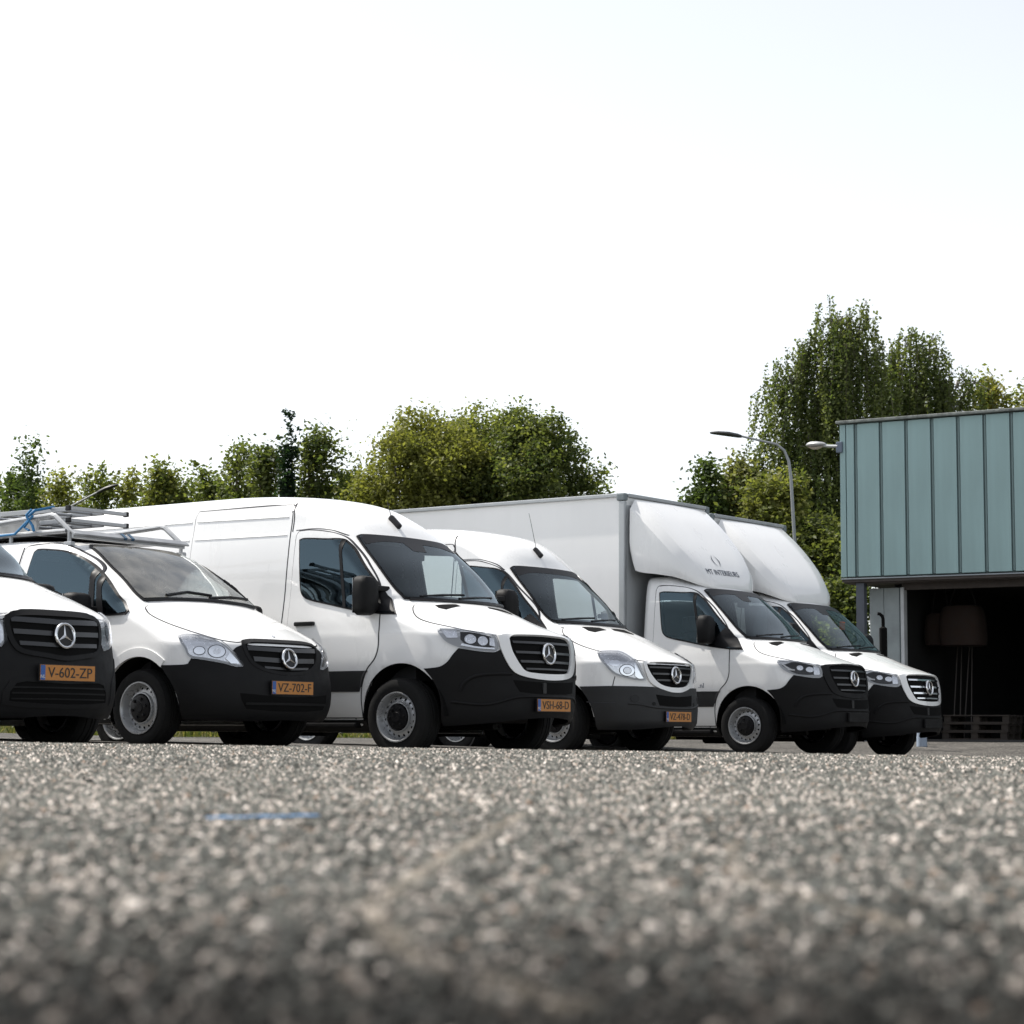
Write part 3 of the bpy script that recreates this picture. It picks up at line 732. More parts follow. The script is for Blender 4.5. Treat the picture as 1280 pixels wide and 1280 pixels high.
    # wipers
    for s in (1, -1):
        P = [b.pt('front', y, z) for y, z in ((s*.25-.35, 1.475), (s*.25-.05, 1.50), (s*.25+.30, 1.52))]
        MB().tube([p[0]+p[1]*.022 for p in P], .012, 6).build('wiper', BLACK, e)
    MB().tube([b.pt('front', y, 1.455)[0]+b.pt('front', y, 1.455)[1]*.006 for y in np.linspace(-.72, .72, 13)], .022, 6).build('cowl_seal', BLACK, e)
    cabin(e, -.10, 1.46, 2.1, -1.42, .86)
    MB().box((b.pt('front', 0, 1.93)[0].x-.08, 0, 1.93), (.05, .24, .08), None, .02).build('rear_view_mirror', BLACK, e)
    wheels4(e, wb, .875, .36, .228, .235, 'steel', dual=not panel_van)
    return e, b
def box_body(e, zb):
    x0, x1, w, z0, z1 = -6.25, -1.74, 1.05, 1.0+zb, 3.37
    mb = MB().box(((x0+x1)/2, 0, (z0+z1)/2), (x1-x0-.04, 2*w-.04, z1-z0-.04)); box = mb.build('box_body', WHITE2, e)
    t = .05
    mb = MB()
    for y in (-w, w):
        for x in (x1-.045, x0+.045): MB().box((x, y*.985, (z0+z1)/2-.05), (.09, .06, z1-z0-.1), None, .012).build('corner_post', ALU_DULL, box)
    for y in (-w, w):
        MB().box(((x0+x1)/2, y*.99, z1-.02), (x1-x0-.16, .05, .05), None, .01).build('roof_rail', ALU_DULL, box); MB().box(((x0+x1)/2, y*.99, z0+.03), (x1-x0-.16, .05, .08), None, .01).build('floor_rail', ALU_DULL, box)
    MB().box((x1-.02, 0, z1-.02), (.06, 2*w-.16, .05), None, .01).build('roof_rail', ALU_DULL, box); MB().box((x1-.02, 0, z0+.04), (.06, 2*w-.16, .08), None, .01).build('floor_rail', ALU_DULL, box)
    for y in (-w, w):
        for x in (x0+.06, x1-.06): MB().box((x, y*.975, z1-.045), (.13, .09, .10), None, .02).build('corner_casting', mat('cast_corner', (.16, .19, .20), .5), box)
    MB().box((x1-.012, -.55, (z0+z1)/2), (.02, .9, z1-z0-.3), None, .004).box((x1-.012, .55, (z0+z1)/2), (.02, .9, z1-z0-.3), None, .004).build('front_panel', mat('box_front_shade_grey', (.42, .44, .45), .5), box)  # grey colour stands in for shade on the front of the white box
    mb = MB()
    for y in (-.42, .42): mb.box((-3.6, y, .72), (5.2, .09, .16), None, .01)
    for x in (-2.2, -3.2, -4.0, -5.4): mb.box((x, 0, .88+zb*.5), (.08, 1.9, .14), None, .01)
    mb.build('chassis_frame', CHASSIS, e)
    for y in (-.95, .95):
        mb = MB().box((-3.1, y, .55), (1.7, .03, .10), None, .01).box((-3.1, y, .75), (1.7, .03, .10), None, .01)
        mb.box((-2.4, y*.97, .78), (.05, .05, .5)).box((-3.8, y*.97, .78), (.05, .05, .5)); mb.build('side_guard', ALU_DULL, e)
        MB().lathe_y([(.43, -.14), (.45, -.14), (.45, .14), (.43, .14)], 40, y, -4.55, .38).build('mudguard', BLACK, e)
    return box
def fairing(e):
    """streamlined wedge over the cab roof in front of the box"""
    pts = []; N = 26
    prof = [(-1.70, 3.30), (-1.45, 3.075), (-1.20, 2.81), (-1.0, 2.575), (-.88, 2.41), (-.80, 2.28), (-.755, 2.17)]
    wid = [(-1.70, 1.0), (-1.3, .975), (-1.08, .92), (-.93, .82), (-.82, .66), (-.755, .46)]
    bot = [(-1.70, 2.62), (-1.62, 2.36), (-1.3, 2.30), (-1.08, 2.26), (-.93, 2.205), (-.82, 2.15), (-.755, 2.12)]
    xs = np.linspace(-1.70, -.755, N); pz = np.interp(xs, *zip(*prof)); 
    pz = pchip([p[0] for p in prof], [p[1] for p in prof], xs); pw = pchip([p[0] for p in wid], [p[1] for p in wid], xs); pb = pchip([p[0] for p in bot], [p[1] for p in bot], xs)
    v = []; M = 0
    for x, zt, w, zb in zip(xs, pz, pw, pb):
        h = zt-zb; ch = min(.14, h*.45)
        half = [(w*.985, zb), (w, zb+h*.15), (w, zb+(h-ch)*.55), (w*.992, zt-ch), (w*.985, zt-ch+.012), (w-ch*.75-.012, zt-.012), (w-ch*.75-.03, zt-.002), (w*.55, zt+.002), (w*.25, zt+.006), (0, zt+.008)]
        row = [(x, -y, z) for y, z in half]+[(x, y, z) for y, z in half[::-1][1:]]
        M = len(row); v += row
    f = []
    for i in range(N-1):
        for j in range(M-1): f.append((i*M+j, i*M+j+1, i*M+M+j+1, i*M+M+j))
    f.append([(N-1)*M+j for j in range(M)][::-1]); f.append([j for j in range(M)])
    o = MB().add(v, f).build('wind_deflector', WHITE, e, True)
    o.data.set_sharp_from_angle(angle=math.radians(28))
    return o
# ---- older high-roof van
WIN906 = [(-1.38, 2.13), (-1.33, 2.15), (-1.193, 2.142), (-.935, 2.103), (-.835, 2.05), (-.765, 1.98), (-.596, 1.816), (-.276, 1.481), (-.12, 1.34), (-.30, 1.345), (-.60, 1.40), (-.95, 1.47), (-1.27, 1.53), (-1.32, 1.58)]
DOOR906 = [(-1.46, 2.18), (-1.43, 2.21), (-1.163, 2.205), (-.964, 2.148), (-.852, 2.075), (-.679, 1.915), (-.408, 1.66), (-.28, 1.45), (-.26, 1.2), (-.27, 1.0), (-.36, .83), (-.44, .7), (-.47, .36), (-1.46, .36)]
WS906 = mir([(0, 2.15), (-.35, 2.148), (-.60, 2.14), (-.66, 2.118), (-.70, 1.9), (-.735, 1.7), (-.742, 1.53), (-.725, 1.487), (-.45, 1.485), (0, 1.483)])
GR906 = mir([(0, 1.020), (-.2, 1.018), (-.36, 1.010), (-.405, .998), (-.395, .955), (-.345, .87), (-.275, .80), (-.2, .765), (-.1, .748), (0, .744)])
SU906 = mir([(0, 1.04), (-.2, 1.038), (-.38, 1.03), (-.445, 1.01), (-.42, .90), (-.37, .80), (-.29, .745), (-.185, .712), (-.09, .692), (0, .688)])
HL906 = [(-.888, 1.128), (-.85, 1.145), (-.801, 1.151), (-.70, 1.152), (-.605, 1.139), (-.555, 1.10), (-.515, 1.04), (-.467, .926), (-.425, .835), (-.43, .818), (-.48, .816), (-.559, .826), (-.64, .845), (-.71, .866), (-.765, .905), (-.807, .959), (-.868, 1.051)]
def build_906(key):
    e = empty('panel_van', PLACE[key], HEAD); L, xr = SPEC[key]; b = Body(L, xr); wb = 3.665; arch = (.04, .375, .475)
    b.shell('body', WHITE, e, [inset(WIN906, .003)], [inset(WS906, .003)], [arch, (-wb, .375, .46)], keep=lambda C: ~((C[:, 0] > .40) & (C[:, 2] < .42)), within=(inset(WIN906, -.022), inset(DOOR906, .03)))
    Body(L, xr, shrink=.045).shell('cabin_lining', LINING, e, [inset(WIN906, -.03)], [inset(WS906, -.01)], [(.05, .375, .5)], keep=lambda C: (C[:, 2] > .75) & (C[:, 0] > -1.5))
    MB().box((-1.49, 0, 1.44), (.03, 1.62, 1.44), None, 0).build('bulkhead', LINING, e)
    for lf in (False, True): arch_liner(e, .04, .375, .475, .95, .45, lf); arch_liner(e, -wb, .375, .46, .95, .5, lf)
    mb = MB(); mb.box((-.98, 0, .36), (1.1, 1.7, .2), None, .02).box((-2.4, 0, .36), (1.7, 1.75, .2), None, .02).box((-2.4, 0, .44), (4.7, .9, .14), None, .02).box((.05, 0, .54), (1.4, .88, .3), None, .04); mb.build('underbody', CHASSIS, e)
    axle_bits(e, wb, .36)
    d = b.patch('door', DOOR906, WHITE, e, 'side', off=.007, thick=.016, holes=[inset(WIN906, .004)], mirror=True, step=.026)
    dg = inset(DOOR906, -.004); b.line('door_gap', dg+[dg[0]], GAP, e, width=.014, off=.0022, mirror=True)
    bar = [(-.81, 2.03), (-.775, 1.995), (-.70, 1.40), (-.735, 1.41)]; sail = [(-.13, 1.345), (-.36, 1.35), (-.46, 1.375), (-.45, 1.5), (-.40, 1.565), (-.33, 1.51)]
    g = window_set(b, e, WIN906, 'side_window', 'side', GLASS_S, bars=[bar, sail], mirror=True, off=.006)
    for k, gg in enumerate(g): gg.parent = d[k]
    ws = window_set(b, e, WS906, 'windscreen', 'front', GLASS_W, edge=.035)
    b.patch('shade_band', mir([(0, 2.145), (-.58, 2.135), (-.645, 2.1), (-.66, 2.02), (-.4, 2.07), (0, 2.08)]), FRIT, ws[0], 'front', off=.0225, thick=.004, step=.05)
    for lf in (False, True): mirror(e, -.60, 1.02, 1.58, .085, .13, .13, lf, legs=True)
    b.patch('side_moulding', [(-wb+.44, .60), (-.47, .60), (-.42, .70), (-.36, .76), (-wb+.27, .77), (-wb+.38, .7)], PLASTIC_G, e, 'side', off=.014, thick=.02, mirror=True, step=.05, sm=False)
    b.patch('sill_underside', [(-wb+.45, .225), (-.41, .225), (-.415, .32), (-wb+.45, .32)], CHASSIS, e, 'side', off=.006, thick=.02, mirror=True, step=.06, sm=False)
    b.line('roof_seam', [(-1.5, 2.22), (-1.52, 2.4), (-1.54, 2.48), (-1.56, 2.53)], GAP, e, width=.014, off=.002, mirror=True)
    b.line('roof_seam', [(-1.49, 2.235), (-1.16, 2.23), (-.96, 2.175), (-.86, 2.10)], GAP, e, width=.008, off=.001, mirror=True)
    sd_ = [(-2.8, 2.36), (-2.77, 2.42), (-1.56, 2.42), (-1.53, 2.38), (-1.53, .36), (-2.8, .36)]
    b.patch('sliding_door', sd_, WHITE, e, 'side', off=.004, thick=.012, step=.06); b.line('sliding_door_gap', sd_+[sd_[0]], GAP, e, width=.02, off=.001)
    q = b.pt('top', -.93, .0)
    MB().box((q[0].x, q[0].y, q[0].z+.025), (.15, .055, .06), Matrix.Rotation(.75, 3, 'Y'), .02).cyl((q[0].x-.02, q[0].y, q[0].z+.05), (q[0].x-.12, q[0].y-.02, q[0].z+.50), .0035, .0025, 6).build('roof_aerial', BLACK, e)
    bon = [(-.05, -.70), (-.02, -.78), (.06, -.84), (.2, -.865), (.35, -.845), (.5, -.795), (.62, -.735), (.72, -.66), (.80, -.56), (.86, -.43), (.895, -.2), (.90, 0)]
    bon = bon+[(x, -y) for x, y in bon[::-1][1:]]+[(.0, .5), (.02, 0), (.0, -.5)]
    bo = b.patch('bonnet', bon, WHITE, e, 'top', off=.004, thick=.012, step=.04); b.line('bonnet_gap', bon[:23], GAP, e, width=.022, mode='top', off=.001)
    for s in (1, -1): b.patch('bonnet_vent', [(.03, s*.12), (.10, s*.08), (.16, s*.40), (.11, s*.46), (.0, s*.44)], MATTE, bo[0], 'top', off=.0065, thick=.01, step=.04, sm=False)
    top = [(0, .69), (-.185, .712), (-.29, .740), (-.4, .748), (-.754, .751), (-.9, .748), (-1.055, .745)]; edge = [(-1.0, .65), (-.955, .56), (-.92, .44), (-.895, .31), (-.88, .28), (-.5, .285), (-.25, .305), (0, .325)]
    b.patch('bumper', mir(top+edge), PLASTIC_G, e, 'cyl', off=.014, thick=.03)
    cylline(b, 'bumper_seam', [(-.985, .575), (-.86, .566), (-.735, .565)], GAP, e, .008, off=.0155)
    cylline(b, 'bumper_seam', [(-.735, .565), (-.72, .66), (-.70, .745)], GAP, e, .006, off=.0155) if False else None
    cylline(b, 'wing_seam', [(-.732, .855), (-.745, .80), (-.754, .752)], GAP, e, .008, off=.002)
    cylline(b, 'bumper_crease', [(-.62, .56), (-.5, .55), (-.33, .52), (0, .51)], PLASTIC_G, e, .02, off=.02)
    gr = b.patch('grille', inset(GR906, -.012), MATTE, e, 'cyl', off=.004, thick=.02); b.patch('grille_surround', SU906, WHITE, e, 'cyl', off=.020, thick=.03, holes=[GR906])
    for z, h, a in ((.965, .018, .37), (.895, .02, .335), (.825, .02, .28)):
        b.patch('grille_slat', [(-a, z-h*.5), (a, z-h*.5), (a+.008, z+h*.5), (-a-.008, z+h*.5)], GREY_SLAT, gr[0], 'cyl', off=.017, thick=.018, step=.04, sm=False)
    emblem(e, b.pt('front', 0, .885)[0].x+.032, .885, .10, .08)
    dust_lens(b, e, HL906, True, [('r', inset(HL906, .02)), ('k', ell(-.615, .925, .080, .068)), ('c', ell(-.615, .925, .072, .061)), ('k', ell(-.615, .922, .042, .040)), ('r', ell(-.615, .922, .037, .035)), ('c', ell(-.735, 1.0, .05, .03)), ('c', [(-.545, 1.0), (-.50, .92), (-.45, .84), (-.50, .835), (-.54, .86)])])
    b.patch('lower_intake', mir([(0, .640), (-.2, .650), (-.31, .662), (-.30, .62), (-.273, .543), (-.15, .532), (0, .53)]), MATTE, e, 'cyl', off=.017, thick=.01, sm=False)
    for s in (1, -1): b.patch('fog_lamp_blank', ell(s*.55, .615, .045, .042), BLACK, e, 'cyl', off=.018, thick=.01, sm=False)
    for s in (1, -1): b.patch('tow_eye_cover', ell(s*.345, .56, .02, .02), PLASTIC, e, 'cyl', off=.0175, thick=.01, sm=False)
    number_plate(e, 'VZ-478-D', b.pt('front', 0, .42)[0].x+.022, .42)
    for s in (1, -1):
        P = [b.pt('front', y, z) for y, z in ((s*.25-.35, 1.50), (s*.25-.05, 1.525), (s*.25+.30, 1.545))]; MB().tube([p[0]+p[1]*.022 for p in P], .012, 6).build('wiper', BLACK, e)
    MB().tube([b.pt('front', y, 1.478)[0]+b.pt('front', y, 1.478)[1]*.006 for y in np.linspace(-.7, .7, 13)], .024, 6).build('cowl_seal', BLACK, e)
    cabin(e, -.14, 1.48, 2.1, -1.46, .86)
    wheels4(e, wb, .875, .36, .228, .235, 'steel')
    return e, b
# ---- low van with ladders
WIN639 = [(-1.515, 1.74), (-1.48, 1.762), (-1.277, 1.751), (-1.07, 1.722), (-.842, 1.633), (-.581, 1.478), (-.353, 1.301), (-.19, 1.168), (-.20, 1.148), (-.508, 1.151), (-.781, 1.231), (-1.013, 1.335), (-1.38, 1.45), (-1.545, 1.515)]
DOOR639 = [(-1.665, 1.77), (-1.635, 1.805), (-1.378, 1.814), (-1.132, 1.785), (-.876, 1.684), (-.70, 1.578), (-.625, 1.50), (-.58, 1.38), (-.50, 1.15), (-.445, 1.0), (-.42, .86), (-.43, .72), (-.45, .40), (-1.70, .40)]
WS639 = mir([(0, 1.805), (-.30, 1.803), (-.53, 1.795), (-.575, 1.775), (-.615, 1.65), (-.66, 1.46), (-.70, 1.32), (-.69, 1.275), (-.5, 1.287), (0, 1.30)])
GR639 = mir([(0, .902), (-.2, .902), (-.36, .898), (-.425, .886), (-.43, .865), (-.40, .78), (-.35, .715), (-.25, .668), (-.12, .645), (0, .639)])
HL639 = [(-.964, .944), (-.92, .962), (-.86, .964), (-.746, .947), (-.642, .906), (-.58, .862), (-.53, .81), (-.478, .744), (-.448, .70), (-.46, .688), (-.501, .689), (-.607, .716), (-.748, .743), (-.842, .757), (-.875, .785), (-.89, .828)]
def build_639(key):
    e = empty('delivery_van', PLACE[key], HEAD); L, xr = SPEC[key]; b = Body(L, xr); wb = 3.2; arch = (.03, .33, .44)
    b.shell('body', WHITE, e, [inset(WIN639, .003)], [inset(WS639, .003)], [arch, (-wb, .33, .42)], keep=lambda C: ~((C[:, 0] > .40) & (C[:, 2] < .36)), within=(inset(WIN639, -.022), inset(DOOR639, .03)))
    Body(L, xr, shrink=.04).shell('cabin_lining', LINING, e, [inset(WIN639, -.03)], [inset(WS639, -.01)], [(.05, .33, .47)], keep=lambda C: (C[:, 2] > .7) & (C[:, 0] > -1.72))
    MB().box((-1.71, 0, 1.15), (.03, 1.40, 1.1), None, 0).build('bulkhead', LINING, e)
    for lf in (False, True): arch_liner(e, .03, .33, .44, .91, .45, lf); arch_liner(e, -wb, .33, .42, .91, .5, lf)
    MB().box((-1.1, 0, .33), (1.2, 1.6, .16), None, .02).box((-2.3, 0, .36), (1.0, 1.65, .2), None, .02).box((-2.2, 0, .42), (3.6, .9, .14), None, .02).box((.05, 0, .44), (1.3, .88, .26), None, .04).build('underbody', CHASSIS, e)
    axle_bits(e, wb, .335)
    # wheel-arch lips
    for lf in (False, True):
        out = [(.03+.50*math.cos(a), .33+.515*math.sin(a)) for a in np.linspace(math.radians(52), math.radians(190), 22)]; inn = [(.03+.438*math.cos(a), .33+.442*math.sin(a)) for a in np.linspace(math.radians(52), math.radians(190), 22)]
        o = b.patch('arch_lip', out+inn[::-1], WHITE, e, 'side', off=.014, thick=.03, step=.03, sm=False)[0]
        if lf: o.data.transform(Matrix.Scale(-1, 4, (0, 1, 0))); o.data.flip_normals()
    for lf in (False, True): q = b.pt('side', -1.42, 1.12)[0]; MB().box((q.x, (q.y-.018)*(-1 if lf else 1), q.z), (.23, .035, .045), None, .012).build('door_handle', WHITE, e, True)
    d = b.patch('door', DOOR639, WHITE, e, 'side', off=.007, thick=.016, holes=[inset(WIN639, .004)], mirror=True, step=.026)
    dg = inset(DOOR639, -.004); b.line('door_gap', dg+[dg[0]], GAP, e, width=.014, off=.0022, mirror=True)
    bar = [(-.605, 1.495), (-.55, 1.455), (-.455, 1.155), (-.54, 1.155)]; bar2 = [(-.70, 1.545), (-.635, 1.508), (-.58, 1.17), (-.655, 1.19)]
    g = window_set(b, e, WIN639, 'side_window', 'side', GLASS_S, bars=[bar, bar2], mirror=True, off=.006, edge=.03)
    for k, gg in enumerate(g): gg.parent = d[k]
    ws = window_set(b, e, WS639, 'windscreen', 'front', GLASS_GLARE, edge=.032)
    for lf in (False, True): mirror(e, -.60, 1.085, 1.24, .125, .095, .15, lf)
    b.line('side_gap', [(-1.69, 1.8), (-1.71, 1.5), (-1.72, .42)], GAP, e, width=.014, off=.002)
    bon = [(-.12, -.70), (-.10, -.755), (.0, -.80), (.2, -.80), (.4, -.755), (.55, -.69), (.66, -.61), (.735, -.50), (.745, -.42), (.775, -.2), (.782, 0)]
    bon = bon+[(x, -y) for x, y in bon[::-1][1:]]+[(-.06, .5), (-.04, 0), (-.06, -.5)]
    bo = b.patch('bonnet', bon, WHITE, e, 'top', off=.004, thick=.012, step=.04); b.line('bonnet_gap', bon[:21], GAP, e, width=.02, mode='top', off=.001)
    q = b.pt('top', .70, 0); MB().cyl(q[0]-q[1]*.002, q[0]+q[1]*.008, .022, .018, 16).build('bonnet_badge', CHROME, bo[0], True)
    top = [(0, .630), (-.12, .636), (-.25, .66), (-.35, .705), (-.41, .78), (-.44, .87), (-.50, .85), (-.53, .82), (-.478, .74), (-.445, .69), (-.501, .683), (-.607, .71), (-.748, .737), (-.842, .75), (-.865, .705), (-.90, .697), (-1.085, .693)]
    edge = [(-1.02, .60), (-.965, .50), (-.93, .40), (-.915, .30), (-.90, .245), (-.4, .235), (0, .245)]
    b.patch('bumper', mir(top+edge), PLASTIC, e, 'cyl', off=.012, thick=.03)
    gr = b.patch('grille', GR639, MATTE, e, 'cyl', off=.003, thick=.02, keep=50); b.patch('grille_surround', inset(GR639, -.02), PLASTIC, e, 'cyl', off=.016, thick=.03, holes=[inset(GR639, .01)], keep=50)
    for z, h, a in ((.835, .035, .40), (.745, .04, .35), (.675, .02, .25)):
        b.patch('grille_slat', [(-a, z-h*.5+.01), (0, z-h*.5), (a, z-h*.5+.01), (a+.008, z+h*.5+.01), (0, z+h*.5), (-a-.008, z+h*.5+.01)], GREY_SLAT, gr[0], 'cyl', off=.013, thick=.018, step=.04, sm=False)
    emblem(e, b.pt('front', 0, .765)[0].x+.036, .765, .095, .22)
    dust_lens(b, e, HL639, True, [('r', inset(HL639, .016)), ('k', ell(-.655, .812, .070, .056)), ('c', ell(-.655, .812, .063, .050)), ('r', ell(-.655, .812, .03, .026)), ('k', ell(-.785, .815, .046, .038)), ('c', ell(-.785, .815, .040, .033)), ('c', [(-.56, .80), (-.50, .74), (-.48, .71), (-.55, .71), (-.59, .75)])])
    b.patch('lower_intake', mir([(0, .435), (-.2, .44), (-.485, .462), (-.47, .40), (-.43, .335), (-.2, .318), (0, .315)]), MATTE, e, 'cyl', off=.0145, thick=.01, sm=False)
    for z in (.375,): b.patch('intake_bar', [(-.44, z-.008), (.44, z-.008), (.44, z+.012), (-.44, z+.012)], PLASTIC, e, 'cyl', off=.022, thick=.02, sm=False, step=.05)
    number_plate(e, 'VZ-702-F', b.pt('front', 0, .515)[0].x+.022, .515)
    for y0, y1, y2, z1 in ((-.45, -.15, .12, 1.355), (.05, .38, .68, 1.335)):
        P = [b.pt('front', y, z) for y, z in ((y0, 1.31), (y1, z1), (y2, 1.335))]; MB().tube([p[0]+p[1]*.025 for p in P], .014, 6).build('wiper', BLACK, e)
    MB().tube([b.pt('front', y, 1.30-.03*(y/.68)**2)[0]+b.pt('front', y, 1.30-.03*(y/.68)**2)[1]*.006 for y in np.linspace(-.68, .68, 13)], .02, 6).build('cowl_seal', BLACK, e)
    cabin(e, -.22, 1.30, 1.8, -1.68, .80, floor=.34)
    wheels4(e, wb, .80, .335, .222, .215, 'steel')
    b.patch('sill_underside', [(-wb+.42, .205), (-.40, .205), (-.41, .30), (-wb+.42, .30)], CHASSIS, e, 'side', off=.006, thick=.02, mirror=True, step=.06, sm=False)
    return e, b
# ---- newer low van at the left edge
WIN447 = [(-1.55, 1.78), (-1.1, 1.75), (-.80, 1.60), (-.45, 1.36), (-.15, 1.18), (-.5, 1.17), (-.9, 1.25), (-1.58, 1.38)]
WS447 = mir([(0, 1.83), (-.5, 1.82), (-.57, 1.80), (-.64, 1.6), (-.72, 1.38), (-.72, 1.335), (0, 1.345)])
GR447 = mir([(0, .999), (-.25, .997), (-.36, .985), (-.405, .965), (-.41, .93), (-.385, .82), (-.345, .752), (-.30, .728), (-.15, .705), (0, .688)])
HL447 = [(-.93, 1.06), (-.8, 1.045), (-.6, .995), (-.452, .95), (-.425, .90), (-.42, .80), (-.45, .765), (-.55, .78), (-.75, .86), (-.88, .95)]
def build_447(key):
    e = empty('delivery_van', PLACE[key], HEAD); L, xr = SPEC[key]; b = Body(L, xr); wb = 3.2
    b.shell('body', WHITE, e, [inset(WIN447, .001)], [inset(WS447, .001)], [(.03, .35, .45), (-wb, .35, .43)], keep=lambda C: ~((C[:, 0] > .40) & (C[:, 2] < .38)))
    Body(L, xr, shrink=.04).shell('cabin_lining', LINING, e, [inset(WIN447, -.01)], [inset(WS447, -.01)], [(.05, .33, .47)], keep=lambda C: (C[:, 2] > .7) & (C[:, 0] > -1.72))
    MB().box((-1.71, 0, 1.15), (.03, 1.40, 1.1), None, 0).build('bulkhead', LINING, e)
    for lf in (False, True): arch_liner(e, .03, .35, .45, .92, .45, lf); arch_liner(e, -wb, .35, .43, .92, .5, lf)
    MB().box((-1.1, 0, .33), (1.2, 1.6, .16), None, .02).box((-2.3, 0, .36), (1.0, 1.65, .2), None, .02).box((-2.2, 0, .42), (3.6, .9, .14), None, .02).box((.05, 0, .44), (1.3, .88, .26), None, .04).build('underbody', CHASSIS, e)
    axle_bits(e, wb, .345)
    g = window_set(b, e, WIN447, 'side_window', 'side', GLASS_S, mirror=True)
    d447 = [(-1.62, 1.80), (-1.1, 1.80), (-.76, 1.66), (-.42, 1.42), (-.36, 1.2), (-.36, .8), (-.45, .42), (-1.66, .42)]; b.line('door_gap', d447+[d447[0]], GAP, e, width=.014, off=.002, mirror=True)
    for lf in (False, True): q = b.pt('side', -1.4, 1.08)[0]; MB().box((q.x, (q.y-.016)*(-1 if lf else 1), q.z), (.24, .035, .04), None, .012).build('door_handle', BLACK, e, True)
    window_set(b, e, WS447, 'windscreen', 'front', GLASS_W, edge=.03)
    for lf in (False, True): mirror(e, -.60, 1.085, 1.26, .125, .095, .15, lf)
    bon = [(-.06, -.70), (-.02, -.79), (.15, -.83), (.35, -.80), (.52, -.74), (.65, -.64), (.74, -.50), (.775, -.40), (.80, -.2), (.805, 0)]
    bon = bon+[(x, -y) for x, y in bon[::-1][1:]]+[(-.02, .5), (.0, 0), (-.02, -.5)]
    b.patch('bonnet', bon, WHITE, e, 'top', off=.004, thick=.012, step=.04); b.line('bonnet_gap', bon[:19], GAP, e, width=.02, mode='top', off=.001)
    top = [(0, 1.008), (-.25, 1.006), (-.37, .995), (-.44, .96), (-.43, .80), (-.45, .757), (-.55, .772), (-.70, .82), (-.80, .76), (-.93, .72), (-1.06, .715)]
    edge = [(-1.0, .60), (-.955, .50), (-.93, .40), (-.915, .30), (-.90, .265), (-.4, .26), (0, .275)]
    b.patch('bumper', mir(top+edge), PLASTIC, e, 'cyl', off=.010, thick=.03)
    gr = b.patch('grille', GR447, MATTE, e, 'cyl', off=.012, thick=.02, keep=50); b.patch('grille_surround', inset(GR447, -.022), PLASTIC, e, 'cyl', off=.024, thick=.03, holes=[inset(GR447, .012)], keep=50)
    for z, h, a in ((.945, .035, .385), (.86, .035, .37), (.775, .03, .33)):
        b.patch('grille_slat', [(-a, z-h*.5+.01), (0, z-h*.5), (a, z-h*.5+.01), (a+.006, z+h*.5+.01), (0, z+h*.5), (-a-.006, z+h*.5+.01)], GREY_SLAT, gr[0], 'cyl', off=.022, thick=.018, step=.04, sm=False)
    emblem(e, b.pt('front', 0, .852)[0].x+.044, .852, .098, .12)
    dust_lens(b, e, HL447, True, [('r', inset(HL447, .016)), ('k', ell(-.60, .90, .06, .06)), ('c', ell(-.60, .90, .05, .05))])
    cylline(b, 'bumper_corner', [(-.70, .70), (-.62, .60), (-.52, .50), (-.50, .36)], PLASTIC, e, .03, off=.016)
    b.patch('lower_intake', mir([(0, .50), (-.3, .512), (-.36, .50), (-.40, .44), (-.405, .375), (-.2, .36), (0, .355)]), MATTE, e, 'cyl', off=.0125, thick=.01, sm=False)
    b.patch('intake_lip', mir([(0, .535), (-.33, .545), (-.40, .52), (-.445, .44), (-.45, .35), (-.3, .33), (0, .325)]), PLASTIC, e, 'cyl', off=.018, thick=.03, holes=[mir([(0, .50), (-.3, .512), (-.36, .50), (-.40, .44), (-.405, .375), (-.2, .36), (0, .355)])], sm=False)
    for z in (.47, .43, .39): b.patch('intake_bar', [(-.39, z-.004), (.39, z-.004), (.39, z+.007), (-.39, z+.007)], PLASTIC, e, 'cyl', off=.018, thick=.02, sm=False, step=.05)
    number_plate(e, 'V-602-ZP', b.pt('front', 0, .58)[0].x+.022, .58)
    MB().tube([b.pt('front', y, 1.345)[0]+b.pt('front', y, 1.345)[1]*.006 for y in np.linspace(-.7, .7, 13)], .02, 6).build('cowl_seal', BLACK, e)
    cabin(e, -.14, 1.34, 1.8, -1.68, .80, floor=.34)
    wheels4(e, wb, .81, .345, .222, .225, 'steel')
    return e, b

